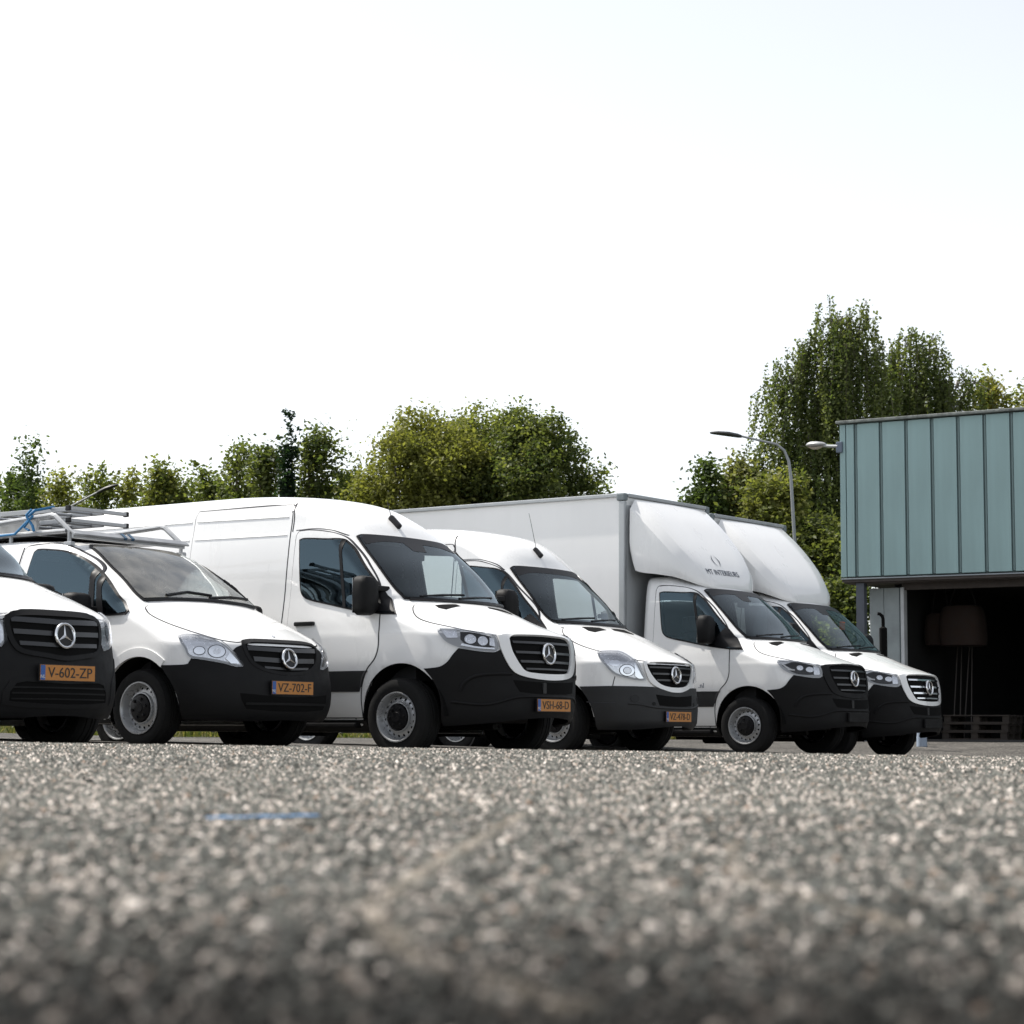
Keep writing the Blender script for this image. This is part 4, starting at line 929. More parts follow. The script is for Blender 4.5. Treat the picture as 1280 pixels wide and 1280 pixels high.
van_a, _ = build_447('V1'); prop(van_a, 'white van cut by the left edge, dark grille and orange plate V-602-ZP', 'van', 'white vans and box trucks parked in a row')
van_b, body_b = build_639('V2'); prop(van_b, 'low white van with a ladder rack on its roof and plate VZ-702-F', 'van', 'white vans and box trucks parked in a row')
van_c, _ = build_907('V3', '', True, True, 'VSH-68-D'); prop(van_c, 'large white high-roof panel van with black bumper and plate VSH-68-D', 'van', 'white vans and box trucks parked in a row')
van_d, _ = build_906('V4'); prop(van_d, 'white high-roof van with rounded headlights, tall aerial and plate VZ-478-D', 'van', 'white vans and box trucks parked in a row')
for key, lab, logo in (('V5', 'white box truck with all-black grille and dark lettering on its wind deflector', True), ('V6', 'rightmost white box truck with white-framed chrome-bar grille, orange sticker in windscreen', False)):
    t, bb = build_907(key, '', False, not logo, None, chrome_slats=not logo); prop(t, lab, 'truck', 'white vans and box trucks parked in a row')
    bx = box_body(t, 0); fo = fairing(t)
    if logo:
        fb_ = BVHTree.FromPolygons([v.co for v in fo.data.vertices], [tuple(p.vertices) for p in fo.data.polygons])
        def lay(o):
            for v in o.data.vertices:
                h = fb_.ray_cast(Vector((1.5, v.co.y, v.co.z)), Vector((-1, 0, 0)))
                if h[0] is not None: n_ = h[1] if h[1].x > 0 else -h[1]; v.co = h[0]+n_*(.004+max(0, v.co.x))
        R0 = Matrix(((0, 0, 1), (1, 0, 0), (0, 1, 0))).to_4x4()
        lay(text_mesh('company_lettering', 'MT INTERIEURS', .10, NAVY, fo, Matrix.Translation((0, -.10, 2.345)) @ R0, .001, width=.80))
        M2 = Matrix.Translation((0, -.10, 2.51)) @ R0
        mb = MB()
        for s in (1, -1):
            n = 12; outer = [(s*(.014+.074*math.sin(math.pi*k/n)), .085-.17*k/n) for k in range(n+1)]; innr = [(s*(.014+.054*math.sin(math.pi*k/n)), .085-.17*k/n) for k in range(n+1)]
            v = [M2 @ Vector((a, b2, .001)) for a, b2 in outer+innr]; mb.add(v, [(k, k+1, n+2+k, n+1+k) for k in range(n)])
        lay(mb.build('company_crest', NAVY, fo))
        q = bb.pt('side', -.62, .86)[0]; text_mesh('door_lettering', '.nl', .09, NAVY, t, sideM(q.x, q.y-.008, q.z), .001)
    else:
        q = bb.pt('front', .28, 1.83); MB().box((0, 0, 0), (.004, .16, .11), None, 0).build('orange_sticker', mat('orange_sticker', (.75, .13, .03), .6), t).location = (q[0].x-.03, .28, 1.83)
# ------------------------------------------------------------------ ground
def smooth01(t): t = np.clip(t, 0, 1); return t*t*(3-2*t)
def gz(X, Y):
    X = np.asarray(X, float); Y = np.asarray(Y, float); Xc = np.clip(X, -14, 14)
    near = .07+(.039-.009*Xc)*smooth01(Y/11.0)
    row = -.0225*Xc
    far = .08-.0*Xc
    a = near+(row-near)*smooth01((Y-11)/4.5)
    return a+(far-a)*smooth01((Y-30)/6.5)
def ground_z(x, y): return float(gz(x, y))
def nodes_of(m):
    m.use_nodes = True; n = m.node_tree.nodes; return n, m.node_tree.links, n['Principled BSDF']
def asphalt_mat():
    m = bpy.data.materials.new('worn_asphalt'); n, l, b = nodes_of(m)
    tc = n.new('ShaderNodeTexCoord')
    def vor(scale, rnd=1.0):
        v = n.new('ShaderNodeTexVoronoi'); v.inputs['Scale'].default_value = scale; l.new(tc.outputs['Object'], v.inputs['Vector']); return v
    def noi(scale, det=6, dist=0):
        v = n.new('ShaderNodeTexNoise'); v.inputs['Scale'].default_value = scale; v.inputs['Detail'].default_value = det; v.inputs['Distortion'].default_value = dist; l.new(tc.outputs['Object'], v.inputs['Vector']); return v
    v1 = vor(85); v2 = vor(38)
    sep = n.new('ShaderNodeSeparateColor'); l.new(v1.outputs['Color'], sep.inputs[0])
    cr = n.new('ShaderNodeValToRGB'); e = cr.color_ramp.elements
    e[0].position = 0; e[0].color = (.05, .049, .047, 1); e[1].position = 1; e[1].color = (.62, .57, .52, 1)
    for p, c in ((.35, (.090, .088, .083, 1)), (.62, (.155, .149, .138, 1)), (.82, (.235, .22, .20, 1)), (.93, (.38, .35, .31, 1))):
        x = e.new(p); x.color = c
    l.new(sep.outputs[0], cr.inputs[0])
    dd = n.new('ShaderNodeMapRange'); dd.inputs[1].default_value = .25; dd.inputs[2].default_value = .62; dd.inputs[3].default_value = 1; dd.inputs[4].default_value = .35; l.new(v1.outputs['Distance'], dd.inputs[0])
    mul = n.new('ShaderNodeVectorMath'); mul.operation = 'SCALE'; l.new(cr.outputs[0], mul.inputs[0]); l.new(dd.outputs[0], mul.inputs['Scale'])
    # patches: sandy dust and dark old binder
    n1 = noi(1.3, 8, .6); n2 = noi(.35, 5, .3)
    r1 = n.new('ShaderNodeMapRange'); r1.inputs[1].default_value = .35; r1.inputs[2].default_value = .68; r1.inputs[3].default_value = .78; r1.inputs[4].default_value = 1.22; l.new(n1.outputs[0], r1.inputs[0])
    r2 = n.new('ShaderNodeMapRange'); r2.inputs[1].default_value = .35; r2.inputs[2].default_value = .65; r2.inputs[3].default_value = .85; r2.inputs[4].default_value = 1.15; l.new(n2.outputs[0], r2.inputs[0])
    pm = n.new('ShaderNodeMath'); pm.operation = 'MULTIPLY'; l.new(r1.outputs[0], pm.inputs[0]); l.new(r2.outputs[0], pm.inputs[1])
    mul2 = n.new('ShaderNodeVectorMath'); mul2.operation = 'SCALE'; l.new(mul.outputs[0], mul2.inputs[0]); l.new(pm.outputs[0], mul2.inputs['Scale'])
    # light falloff towards the camera painted into the asphalt colour, with a ragged edge
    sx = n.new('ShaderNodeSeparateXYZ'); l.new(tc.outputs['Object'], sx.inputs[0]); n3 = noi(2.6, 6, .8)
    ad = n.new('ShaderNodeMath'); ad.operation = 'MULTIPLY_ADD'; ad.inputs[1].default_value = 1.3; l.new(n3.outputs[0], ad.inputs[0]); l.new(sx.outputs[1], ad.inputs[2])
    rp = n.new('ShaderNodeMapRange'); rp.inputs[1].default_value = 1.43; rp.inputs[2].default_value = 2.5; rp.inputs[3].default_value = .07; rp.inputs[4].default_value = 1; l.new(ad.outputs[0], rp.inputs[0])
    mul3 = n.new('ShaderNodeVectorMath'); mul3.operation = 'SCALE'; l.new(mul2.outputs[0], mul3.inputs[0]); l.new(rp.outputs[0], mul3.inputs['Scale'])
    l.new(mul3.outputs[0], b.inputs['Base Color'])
    b.inputs['Roughness'].default_value = .85; b.inputs['Specular IOR Level'].default_value = .12
    h = n.new('ShaderNodeMath'); h.operation = 'MULTIPLY_ADD'; h.inputs[1].default_value = -1; h.inputs[2].default_value = 1; l.new(v1.outputs['Distance'], h.inputs[0])
    bp = n.new('ShaderNodeBump'); bp.inputs['Strength'].default_value = .9; bp.inputs['Distance'].default_value = .009; l.new(h.outputs[0], bp.inputs['Height']); l.new(bp.outputs[0], b.inputs['Normal'])
    return m
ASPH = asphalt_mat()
xs = np.unique(np.concatenate([np.linspace(-260, -16, 22), np.linspace(-16, 16, 90), np.linspace(16, 260, 22)]))
ys = np.unique(np.concatenate([np.linspace(-40, 0, 12), np.linspace(0, 38, 130), np.linspace(38, 420, 30)]))
GX, GY = np.meshgrid(xs, ys); GZ = gz(GX, GY)
idx = np.arange(GX.size).reshape(GX.shape)
fc = np.stack([idx[:-1, :-1].ravel(), idx[:-1, 1:].ravel(), idx[1:, 1:].ravel(), idx[1:, :-1].ravel()], 1)
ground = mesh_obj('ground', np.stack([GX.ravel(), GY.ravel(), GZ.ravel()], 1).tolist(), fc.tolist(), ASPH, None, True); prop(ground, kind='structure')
def attr_mat(name, rough=.85, trans=0.0, spec=.3):
    m = bpy.data.materials.new(name); n, l, b = nodes_of(m); a = n.new('ShaderNodeAttribute'); a.attribute_name = 'tone'
    l.new(a.outputs['Color'], b.inputs['Base Color']); b.inputs['Roughness'].default_value = rough; b.inputs['Specular IOR Level'].default_value = spec
    if trans:
        t = n.new('ShaderNodeBsdfTranslucent'); mx = n.new('ShaderNodeMixShader'); mx.inputs[0].default_value = trans
        s = n.new('ShaderNodeMix'); s.data_type = 'RGBA'; s.blend_type = 'MULTIPLY'; s.inputs[0].default_value = 1; l.new(a.outputs['Color'], s.inputs[6]); s.inputs[7].default_value = (1.15, 1.2, .6, 1)
        l.new(s.outputs[2], t.inputs[0]); o = n['Material Output']; l.new(b.outputs[0], mx.inputs[1]); l.new(t.outputs[0], mx.inputs[2]); l.new(mx.outputs[0], o.inputs['Surface'])
    return m
def poly_mesh(name, V, loops_per_face, idx, tone, m, parent=None, smooth=False):
    me = bpy.data.meshes.new(name); nv = len(V); nf = len(idx)//loops_per_face
    me.vertices.add(nv); me.vertices.foreach_set('co', np.asarray(V, np.float32).ravel())
    me.loops.add(len(idx)); me.loops.foreach_set('vertex_index', np.asarray(idx, np.int32))
    me.polygons.add(nf); me.polygons.foreach_set('loop_start', np.arange(nf, dtype=np.int32)*loops_per_face)
    try: me.polygons.foreach_set('loop_total', np.full(nf, loops_per_face, np.int32))
    except Exception: pass
    if tone is not None:
        a = me.attributes.new('tone', 'FLOAT_COLOR', 'POINT'); c = np.ones((nv, 4), np.float32); c[:, :3] = tone; a.data.foreach_set('color', c.ravel())
    me.update(calc_edges=True); me.validate()
    if m: me.materials.append(m)
    o = bpy.data.objects.new(name, me); COL.objects.link(o)
    if parent: o.parent = parent
    return o
rng = np.random.default_rng(11)
def streak(X, Y):
    """how close a point is to one of the pale sandy cracks"""
    out = np.zeros(X.shape)
    for pts, w in (([(.02, 3.2), (-.075, 1.95), (-.10, 1.55), (-.06, 1.25), (.03, 1.0)], .012), ([(-.50, 2.2), (-.43, 1.65), (-.36, 1.25), (-.33, .98)], .015), ([(.25, 2.4), (.20, 1.9), (.26, 1.4)], .008)):
        p = np.array(pts)
        for (x0, y0), (x1, y1) in zip(p[:-1], p[1:]):
            t = np.clip(((X-x0)*(x1-x0)+(Y-y0)*(y1-y0))/((x1-x0)**2+(y1-y0)**2), 0, 1); d = np.hypot(X-(x0+t*(x1-x0)), Y-(y0+t*(y1-y0)))
            out = np.maximum(out, np.exp(-(d/w)**2))
    return out
def stones():
    pal = np.array([(.038, .040, .038), (.068, .072, .069), (.11, .116, .110), (.155, .158, .15), (.26, .245, .23), (.42, .385, .36), (.58, .545, .52), (.22, .175, .145), (.12, .13, .13)])
    VV = []; II = []; TT = []; off = 0
    for y0, y1, dens, s0, s1, nb, pw in ((.55, 1.6, 14000, .0025, .0055, 5, None), (1.6, 3.2, 10500, .0028, .0058, 5, None), (.7, 5, 90, .005, .0075, 5, 'big'), (3.2, 6, 7500, .0034, .0066, 4, None), (6, 11.6, 2300, .0045, .009, 4, None)):
        w1 = .27*y1+.35+1.8; n = int((y1-y0)*2*w1*dens); y = rng.uniform(y0, y1, n)+np.where(rng.uniform(0, 1, n) < .5, 0, 1)*(y1 > 11)*rng.exponential(1.3, n); x = rng.uniform(-w1, w1, n); k = rng.uniform(0, 1, n) < np.clip(1.15-np.maximum(0, np.abs(x)-(.27*y+.3))/(1.3*np.minimum(1, y/3)), 0, 1)
        P = np.stack([x[k], y[k]], 1); n = len(P); S = rng.uniform(s0, s1, n)*rng.choice([.75, 1, 1, 1.25], n); Z = gz(P[:, 0], P[:, 1]); a = rng.uniform(0, 2*np.pi, n)
        pr = [.22, .22, .19, .12, .10, .07, .03, .02, .03] if pw is None else [.10, .15, .15, .15, .15, .15, .08, .04, .03]
        c = pal[rng.choice(9, n, p=pr)]*rng.uniform(.8, 1.2, n)[:, None]
        dk = .07+.93*smooth01((P[:, 1]+rng.normal(size=n)*.14-.78)/1.05); c = c*dk[:, None]*(np.array([1, .97, .93])*(1-dk[:, None])+np.array([1.03, 1, .955])*dk[:, None])  # near stones darkened likewise, the light falloff put into their colour
        st = streak(P[:, 0], P[:, 1])[:, None]*rng.uniform(.3, 1, n)[:, None]; c = c*(1-st*.65)+np.array([.30, .26, .21])*st*.65*(.35+.65*dk[:, None])
        u = (P[:, 0]+.415)/.147; bl = (np.abs(P[:, 1]-(2.93+.10*u)) < .030*(.55+.45*np.sin(u*23)**2)) & (u > 0) & (u < 1) & (rng.uniform(0, 1, n) < .4); c[bl] = .5*c[bl]+.5*np.array([.10, .26, .50])*rng.uniform(.6, 1.2, (bl.sum(), 1))
        if nb == 5:
            V = np.zeros((n, 10, 3))
            for q in range(5):
                an = a+2*np.pi*q/5+rng.uniform(-.35, .35, n); r = S*rng.uniform(.8, 1.25, n); r2 = r*rng.uniform(.45, .8, n); h = S*rng.uniform(.6, 1.15, n)
                V[:, q, 0] = P[:, 0]+r*np.cos(an); V[:, q, 1] = P[:, 1]+r*np.sin(an); V[:, q, 2] = Z-.0006
                V[:, 5+q, 0] = P[:, 0]+r2*np.cos(an); V[:, 5+q, 1] = P[:, 1]+r2*np.sin(an); V[:, 5+q, 2] = Z+h
            tri = []
            for q in range(5): f = (q, (q+1) % 5, 5+(q+1) % 5, 5+q); tri += [[f[0], f[1], f[2]], [f[0], f[2], f[3]]]
            tri += [[5, 6, 7], [5, 7, 8], [5, 8, 9]]; nv = 10
        else:
            V = np.zeros((n, 5, 3))
            for q in range(4):
                an = a+2*np.pi*q/4+rng.uniform(-.4, .4, n); r = S*rng.uniform(.8, 1.3, n); V[:, q, 0] = P[:, 0]+r*np.cos(an); V[:, q, 1] = P[:, 1]+r*np.sin(an); V[:, q, 2] = Z-.0006
            V[:, 4, 0] = P[:, 0]+S*rng.uniform(-.4, .4, n); V[:, 4, 1] = P[:, 1]+S*rng.uniform(-.4, .4, n); V[:, 4, 2] = Z+S*rng.uniform(.6, 1.1, n)
            tri = [[0, 1, 4], [1, 2, 4], [2, 3, 4], [3, 0, 4]]; nv = 5
        VV.append(V.reshape(-1, 3)); II.append(((np.arange(n)*nv)[:, None, None]+np.array(tri)[None]).ravel()+off); TT.append(np.repeat(c, nv, 0)); off += n*nv
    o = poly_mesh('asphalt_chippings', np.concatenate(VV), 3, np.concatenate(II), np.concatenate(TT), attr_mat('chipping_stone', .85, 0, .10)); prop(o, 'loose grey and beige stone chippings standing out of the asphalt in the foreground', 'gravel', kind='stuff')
    return o
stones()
# faded blue paint mark
mb = MB()
px_ = np.linspace(-.415, -.268, 26)
v = []; f = []
for k, x in enumerate(px_):
    w = .016*(.5+.5*math.sin(k*1.9)**2)*min(1, (k+1)/3, (26-k)/3); y = 2.93+.10*(k/25)+.012*math.sin(k*.7)
    for d in (-w-.012, w+.012): v.append((x, y+d, ground_z(x, y+d)+.0062))
for k in range(25): f.append((2*k, 2*k+2, 2*k+3, 2*k+1))
mark = MB().add(v, f).build('paint_mark', mat('blue_marking_paint', (.07, .18, .34), .8, noise=.4, nscale=90)); prop(mark, 'faded blue spray paint mark on the asphalt in the foreground', 'paint mark')
# ------------------------------------------------------------------ workshop building on the right
BA = math.radians(-31); BO = (5.880, 38.0, 0.0)
CLAD = mat('clad_panel', (.27, .395, .395), .5, noise=.10, nscale=3.0, nmap=(1.6, 1.6, .16))
CLAD_E = mat('clad_batten', (.155, .22, .222), .5, noise=.06, nscale=4)
DARKSEAM = mat('clad_seam', (.07, .09, .095), .6)
CONC = mat('pale_wall_panel', (.32, .36, .365), .8, noise=.2, nscale=2.2, bump=.2, bscale=30)
STEELDARK = mat('column_steel', (.07, .08, .10), .5, noise=.2, nscale=5)
SOFFIT = mat('soffit_wood', (.07, .06, .055), .8, noise=.25, nscale=6)
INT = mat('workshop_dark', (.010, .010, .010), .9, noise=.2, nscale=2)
bld = empty('workshop_building', BO); bld.rotation_euler = (0, 0, BA)
prop(bld, 'grey panelled workshop with overhanging upper storey above an open dark doorway', 'building')
Z0, Z1, LEN, DEEP = 2.975, 5.75, 12.0, 14.0
MB().box((LEN/2, DEEP/2+.06, (Z0+Z1)/2), (LEN-.02, DEEP, Z1-Z0-.02)).build('upper_wall', CLAD_E, bld)
# cladding panels between battens
W = .475; x = .112; first = True
MB().box((.055, .035, (Z0+Z1)/2), (.106, .07, Z1-Z0-.03), None, .008).build('corner_trim', CLAD, bld)
edges = [.118, .300]+[.300+.4755*k for k in range(1, 25)]
pan = None; bat = None
for k in range(len(edges)-1):
    a, b_ = edges[k]+(.033 if k else .006), edges[k+1]-.033
    if k == 0 or pan is None or k == 1:
        o = MB().box(((a+b_)/2, .03, (Z0+Z1)/2), (b_-a, .06, Z1-Z0-.04), None, .006).build('cladding_panel', CLAD, bld)
        if k == 1: pan = o; pan_x = (a+b_)/2
        elif k == 0: pass
    else:
        o = pan.copy(); COL.objects.link(o); o.location.x = (a+b_)/2-pan_x
    e = edges[k+1]
    if bat is None:
        bat = MB().box((e, .050, (Z0+Z1)/2), (.036, .05, Z1-Z0-.06), None, .006).cyl((e+.006, .027, Z0+.10), (e+.006, .016, Z0+.10), .009, None, 8).cyl((e+.006, .027, Z1-.36), (e+.006, .016, Z1-.36), .009, None, 8).build('cover_batten', CLAD_E, bld); bat_x = e
    else:
        o = bat.copy(); COL.objects.link(o); o.location.x = e-bat_x
MB().box((LEN/2, .06, (Z0+Z1)/2), (LEN-.12, .02, Z1-Z0-.05)).build('panel_joint', DARKSEAM, bld)
MB().box((LEN/2-.02, DEEP/2, Z1+.025), (LEN+.06, DEEP+.16, .05), None, .012).build('roof_coping', mat('roof_coping', (.20, .215, .20), .7, noise=.45, nscale=9), bld)
MB().box((LEN/2, .02, Z0-.02), (LEN, .07, .022), None, .004).build('drip_flashing', mat('drip_flashing', (.28, .31, .33), .45, metal=.3), bld)
MB().box((LEN/2, .05, Z0-.055), (LEN-.02, .06, .045)).build('fascia_board', SOFFIT, bld)
MB().box((LEN/2, .40, Z0-.07), (LEN-.04, .62, .05)).build('soffit', SOFFIT, bld)
MB().box((.32, .16, 1.45), (.15, .14, 2.95)).box((.32, .16, .03), (.26, .24, .06)).build('column', STEELDARK, bld)
MB().box((.465, .56, 1.42), (.265, .10, 2.78), None, .01).build('wall_panel', CONC, bld); MB().box((.755, .56, 1.42), (.30, .10, 2.78), None, .01).build('wall_panel', CONC, bld)
MB().box((.612, .595, 1.42), (.02, .06, 2.76)).build('panel_joint', DARKSEAM, bld)
MB().box((.915, .55, 1.42), (.03, .12, 2.78)).build('door_rebate', DARKSEAM, bld)
MB().box((.965, .54, 1.42), (.065, .16, 2.78), None, .008).build('door_frame', mat('door_frame_white', (.50, .52, .53), .5, noise=.1, nscale=5), bld)
MB().box((5.5, .56, Z0-.15), (9.1, .12, .12), None, .006).build('lintel', SOFFIT, bld)
# hall behind the doorway
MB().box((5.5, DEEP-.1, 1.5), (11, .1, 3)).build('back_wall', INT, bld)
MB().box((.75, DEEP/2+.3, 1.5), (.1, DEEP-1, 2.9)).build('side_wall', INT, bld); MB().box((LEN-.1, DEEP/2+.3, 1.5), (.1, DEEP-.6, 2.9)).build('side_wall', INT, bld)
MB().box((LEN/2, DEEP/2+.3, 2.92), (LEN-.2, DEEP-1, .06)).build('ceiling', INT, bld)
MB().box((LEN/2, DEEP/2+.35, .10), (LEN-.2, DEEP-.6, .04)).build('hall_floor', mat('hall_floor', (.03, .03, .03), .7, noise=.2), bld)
MB().box((8.6, .58, 1.4), (4.6, .1, 2.8)).build('wall_panel', CONC, bld)
def BW(x, y, z): return bld_M @ Vector((x, y, z))
bld_M = Matrix.Translation(BO) @ Matrix.Rotation(BA, 4, 'Z')
def at_b(o, x, y, z): o.location = BW(x, y, z); o.rotation_euler = (0, 0, BA); return o
# hanging bags
def big_bag(w, h, lab, x, y, z, group):
    n = 20; v = []; f = []; rows_ = []
    for i, (t, k, zz) in enumerate(((0, .80, 0), (.05, .95, .02), (.2, 1.0, .2), (.6, .97, .6), (.85, .9, .85), (.95, .78, .97), (1, .6, 1.0))):
        for j in range(n):
            a = 2*math.pi*j/n; ca, sa = math.cos(a), math.sin(a); q = .6
            v.append((w*.5*k*math.copysign(abs(ca)**q, ca)*(1+.03*math.sin(3*a+i)), w*.42*k*math.copysign(abs(sa)**q, sa), h*zz))
    for i in range(6):
        for j in range(n): f.append((i*n+j, i*n+(j+1) % n, (i+1)*n+(j+1) % n, (i+1)*n+j))
    f.append(list(range(n))[::-1]); f.append([6*n+j for j in range(n)])
    o = MB().add(v, f).build('hanging_bag', mat('bag_canvas', (.022, .012, .008), .9, noise=.2, nscale=6, bump=.3, bscale=12), None, True)
    mb = MB()
    for s in (-1, 1): mb.tube([(s*w*.3, 0, h*.97), (s*w*.27, 0, h*1.15), (s*w*.15, 0, 2.88-z)], .014, 6)
    mb.build('sling', INT, o); prop(o, lab, 'bag', group); at_b(o, x, y, z); return o
big_bag(.56, .60, 'smaller brown canvas bag hanging in the dark doorway, nearest the door frame', .66+.5, 1.9, 1.82, 'bags hanging in the workshop')
big_bag(.82, .74, 'larger brown canvas bag hanging in the dark doorway, beside the smaller bag', 1.62, 1.8, 1.80, 'bags hanging in the workshop')
# pallets
def pallet(name='pallet'):
    o = empty(name); wood = mat('pallet_wood', (.032, .025, .020), .85, noise=.3, nscale=8)
    for k in range(5): MB().box((0, -.36+.18*k, .133), (1.2, .11, .022)).build('deck_board', wood, o)
    for xx in (-.53, 0, .53): MB().box((xx, 0, .111), (.11, .8, .022)).build('stringer_board', wood, o)
    for xx in (-.53, 0, .53):
        for yy in (-.35, 0, .35): MB().box((xx, yy, .061), (.12, .10, .078)).build('block', wood, o)
    for yy in (-.35, 0, .35): MB().box((0, yy, .011), (1.2, .10, .022)).build('bottom_board', wood, o)
    return o
p0 = pallet(); pal = [p0]+[copy_tree(p0) for _ in range(2)]
for k, (p, lab) in enumerate(zip(pal, ('wooden pallet lying on the workshop floor under the two others', 'wooden pallet in the middle of the stack of three in the workshop', 'top wooden pallet of the stack in the workshop doorway'))):
    at_b(p, 2.05+.02*k, 1.45, .12+.146*k); prop(p, lab, 'pallet', 'pallets stacked in the workshop')
# long bars leaning inside
for k, (xx, lean) in enumerate(((.99, .03), (1.12, -.02), (1.20, .05), (1.34, -.04))):
    o = MB().cyl((0, 0, 0), (lean, .25, 1.72), .014, None, 8).build('metal_bar', mat('bar_steel', (.06, .05, .045), .5)); at_b(o, xx+.12, 2.6, .12)
    prop(o, ('thin upright metal bar leaning below the smaller bag, leftmost of four', 'thin metal bar under the gap between the two hanging bags', 'thin tilted metal bar below the left half of the larger bag', 'thin metal bar leaning furthest right below the larger bag')[k], 'bar', 'bars leaning in the workshop')
# wall lamp at the corner
wl = empty('wall_lamp'); prop(wl, 'silver wall lamp on a short arm at the corner of the building', 'lamp'); at_b(wl, .02, -.02, 5.33)
MB().box((-.02, .05, 0), (.12, .14, .2), None, .015).build('bracket', mat('lamp_bracket', (.12, .15, .2), .5), wl)
MB().tube([(-.05, .0, .02), (-.2, -.0, .03), (-.34, .0, .05)], .028, 8).build('arm', ALU_DULL, wl)
hv = []; hf = []; n = 16
for i, (xx, w, h0, h1) in enumerate(((-.28, .04, .05, .10), (-.34, .09, .02, .14), (-.45, .125, -.01, .17), (-.55, .12, -.01, .17), (-.62, .085, .02, .14), (-.655, .03, .05, .10))):
    for j in range(n):
        a = 2*math.pi*j/n; hv.append((xx, .85*w*math.cos(a), .075+((h0+h1)/2-.075)*.7+(h1-h0)/2*.62*math.sin(a)))
for i in range(5):
    for j in range(n): hf.append((i*n+j, i*n+(j+1) % n, (i+1)*n+(j+1) % n, (i+1)*n+j))
hf.append(list(range(n))); hf.append([5*n+j for j in range(n)])
hd = MB().add(hv, hf).build('lamp_head', mat('lamp_silver', (.5, .5, .5), .35, metal=.6), wl, True)
bv = [((q[0]+.47)*.85-.47, q[1]*.85, min(q[2], .06)-.014-.03*max(0, 1-abs(q[0]+.47)/.2)) for q in hv]
MB().add(bv, hf).build('diffuser', mat('lamp_diffuser', (.55, .48, .42), .3), hd, True)
# exhaust pipe and bollard behind the last truck
ex = empty('exhaust_stack', (5.836, 33.5, ground_z(5.8, 33.5))); prop(ex, 'black upright exhaust pipe with a bent tip standing behind the rightmost truck', 'pipe')
g0 = ex.location.z
MB().cyl((0, 0, 0), (0, 0, 1.86-g0), .062, None, 16).cyl((0, 0, 1.86-g0), (0, 0, 1.885-g0), .062, .03, 16).build('silencer', MATTE, ex, True)
MB().tube([(0, 0, 1.86-g0), (0, 0, 2.0-g0), (-.012, 0, 2.05-g0), (-.05, 0, 2.085-g0), (-.085, 0, 2.09-g0)], .027, 10).build('pipe_tip', MATTE, ex, True)
bo_ = empty('bollard', (6.55, 34.2, ground_z(6.5, 34.2))); prop(bo_, 'short pale blue bollard at the foot of the wall behind the rightmost truck', 'bollard')
MB().cyl((0, 0, 0), (0, 0, .34), .085, .08, 16).build('post', mat('bollard_blue', (.30, .36, .45), .6), bo_, True); MB().cyl((0, 0, .34), (0, 0, .36), .08, .05, 16).build('cap', mat('bollard_blue', (.30, .36, .45), .6), bo_, True)
# street lamps
def street_lamp(base, top_z, pts, head_from, head_to, lab, r=.042, lean=0.0):
    e = empty('street_lamp', base); prop(e, lab, 'street lamp', 'street lamps behind the vans'); L = lambda p: Vector(p)-Vector(base)
    P = [Vector((0, 0, 0))]+[L(p) for p in pts]
    MB().tube(P, r, 10, r*.6).build('pole', mat('lamp_pole', (.30, .31, .32), .5, metal=.3), e, True)
    a, b_ = L(head_from), L(head_to); d = b_-a; mb = MB(); v = []; f = []; n = 12
    for i, (t, w, h) in enumerate(((0, .045, .035), (.12, .06, .05), (.4, .13, .055), (.75, .12, .045), (.95, .07, .03), (1, .02, .012))):
        for j in range(n):
            an = 2*math.pi*j/n; q = a+d*t; v.append((q.x, q.y+w*math.cos(an), q.z+h*math.sin(an)+.02*math.sin(math.pi*t)))
    for i in range(5):
        for j in range(n): f.append((i*n+j, i*n+(j+1) % n, (i+1)*n+(j+1) % n, (i+1)*n+j))
    f.append(list(range(n))); f.append([5*n+j for j in range(n)])
    MB().add(v, f).build('lamp_head', mat('lamp_head_grey', (.035, .037, .04), .5), e, True)
    return e
street_lamp((6.62, 48, ground_z(6.6, 48)), 7, [(6.39, 48, 4.47), (6.314, 48, 6.0), (6.27, 48, 6.35), (6.17, 48, 6.6), (6.0, 48, 6.74), (5.167, 48, 6.93)], (5.2, 48, 6.92), (4.48, 48, 7.0), 'tall curved street lamp rising behind the box trucks in front of the birch')
street_lamp((-13.3, 60, ground_z(-13, 60)), 7, [(-13.2, 60, 5.0), (-13.1, 60, 5.8), (-12.9, 60, 6.2), (-12.487, 60, 6.50), (-11.7, 60, 6.93)], (-11.75, 60, 6.90), (-11.15, 60, 7.13), 'street lamp whose dark head shows above the ladders on the left', r=.04)
# ------------------------------------------------------------------ rack and ladders on the second van
v2M = Matrix.Translation(PLACE['V2']) @ Matrix.Rotation(HEAD, 4, 'Z')
def on_v2(o): o.matrix_world = v2M; return o
rk = on_v2(empty('roof_rack')); prop(rk, 'silver roof rack with a broad front bar on the low white van', 'roof rack')
# rails follow the van roof
for y in (-.70, .70):
    MB().tube([(-3.8, y, 1.945), (-2.1, y, 1.93), (-1.20, y, 1.935)], .022, 8).build('lower_rail', ALU, rk)
    MB().tube([(-3.8, y*.98, 2.06), (-2.1, y*.98, 2.052), (-1.50, y*.98, 2.085), (-1.42, y*.98, 2.09), (-1.37, y*.98, 2.078), (-1.33, y*.98, 2.05), (-1.16, y*.98, 1.925)], .024, 8).build('upper_rail', ALU, rk)
    for x in (-1.16, -1.95, -2.8, -3.6):
        MB().cyl((x, y, 1.79), (x, y, 1.94), .018, None, 8).box((x, y, 1.815), (.10, .05, .04), None, .008).build('foot', ALU, rk)
for x in (-1.6, -2.3, -3.0, -3.7): MB().box((x, 0, 1.93), (.06, 1.38, .035), None, .006).build('cross_bar', ALU, rk)
R_ = Matrix.Rotation(math.radians(35), 3, 'Y')
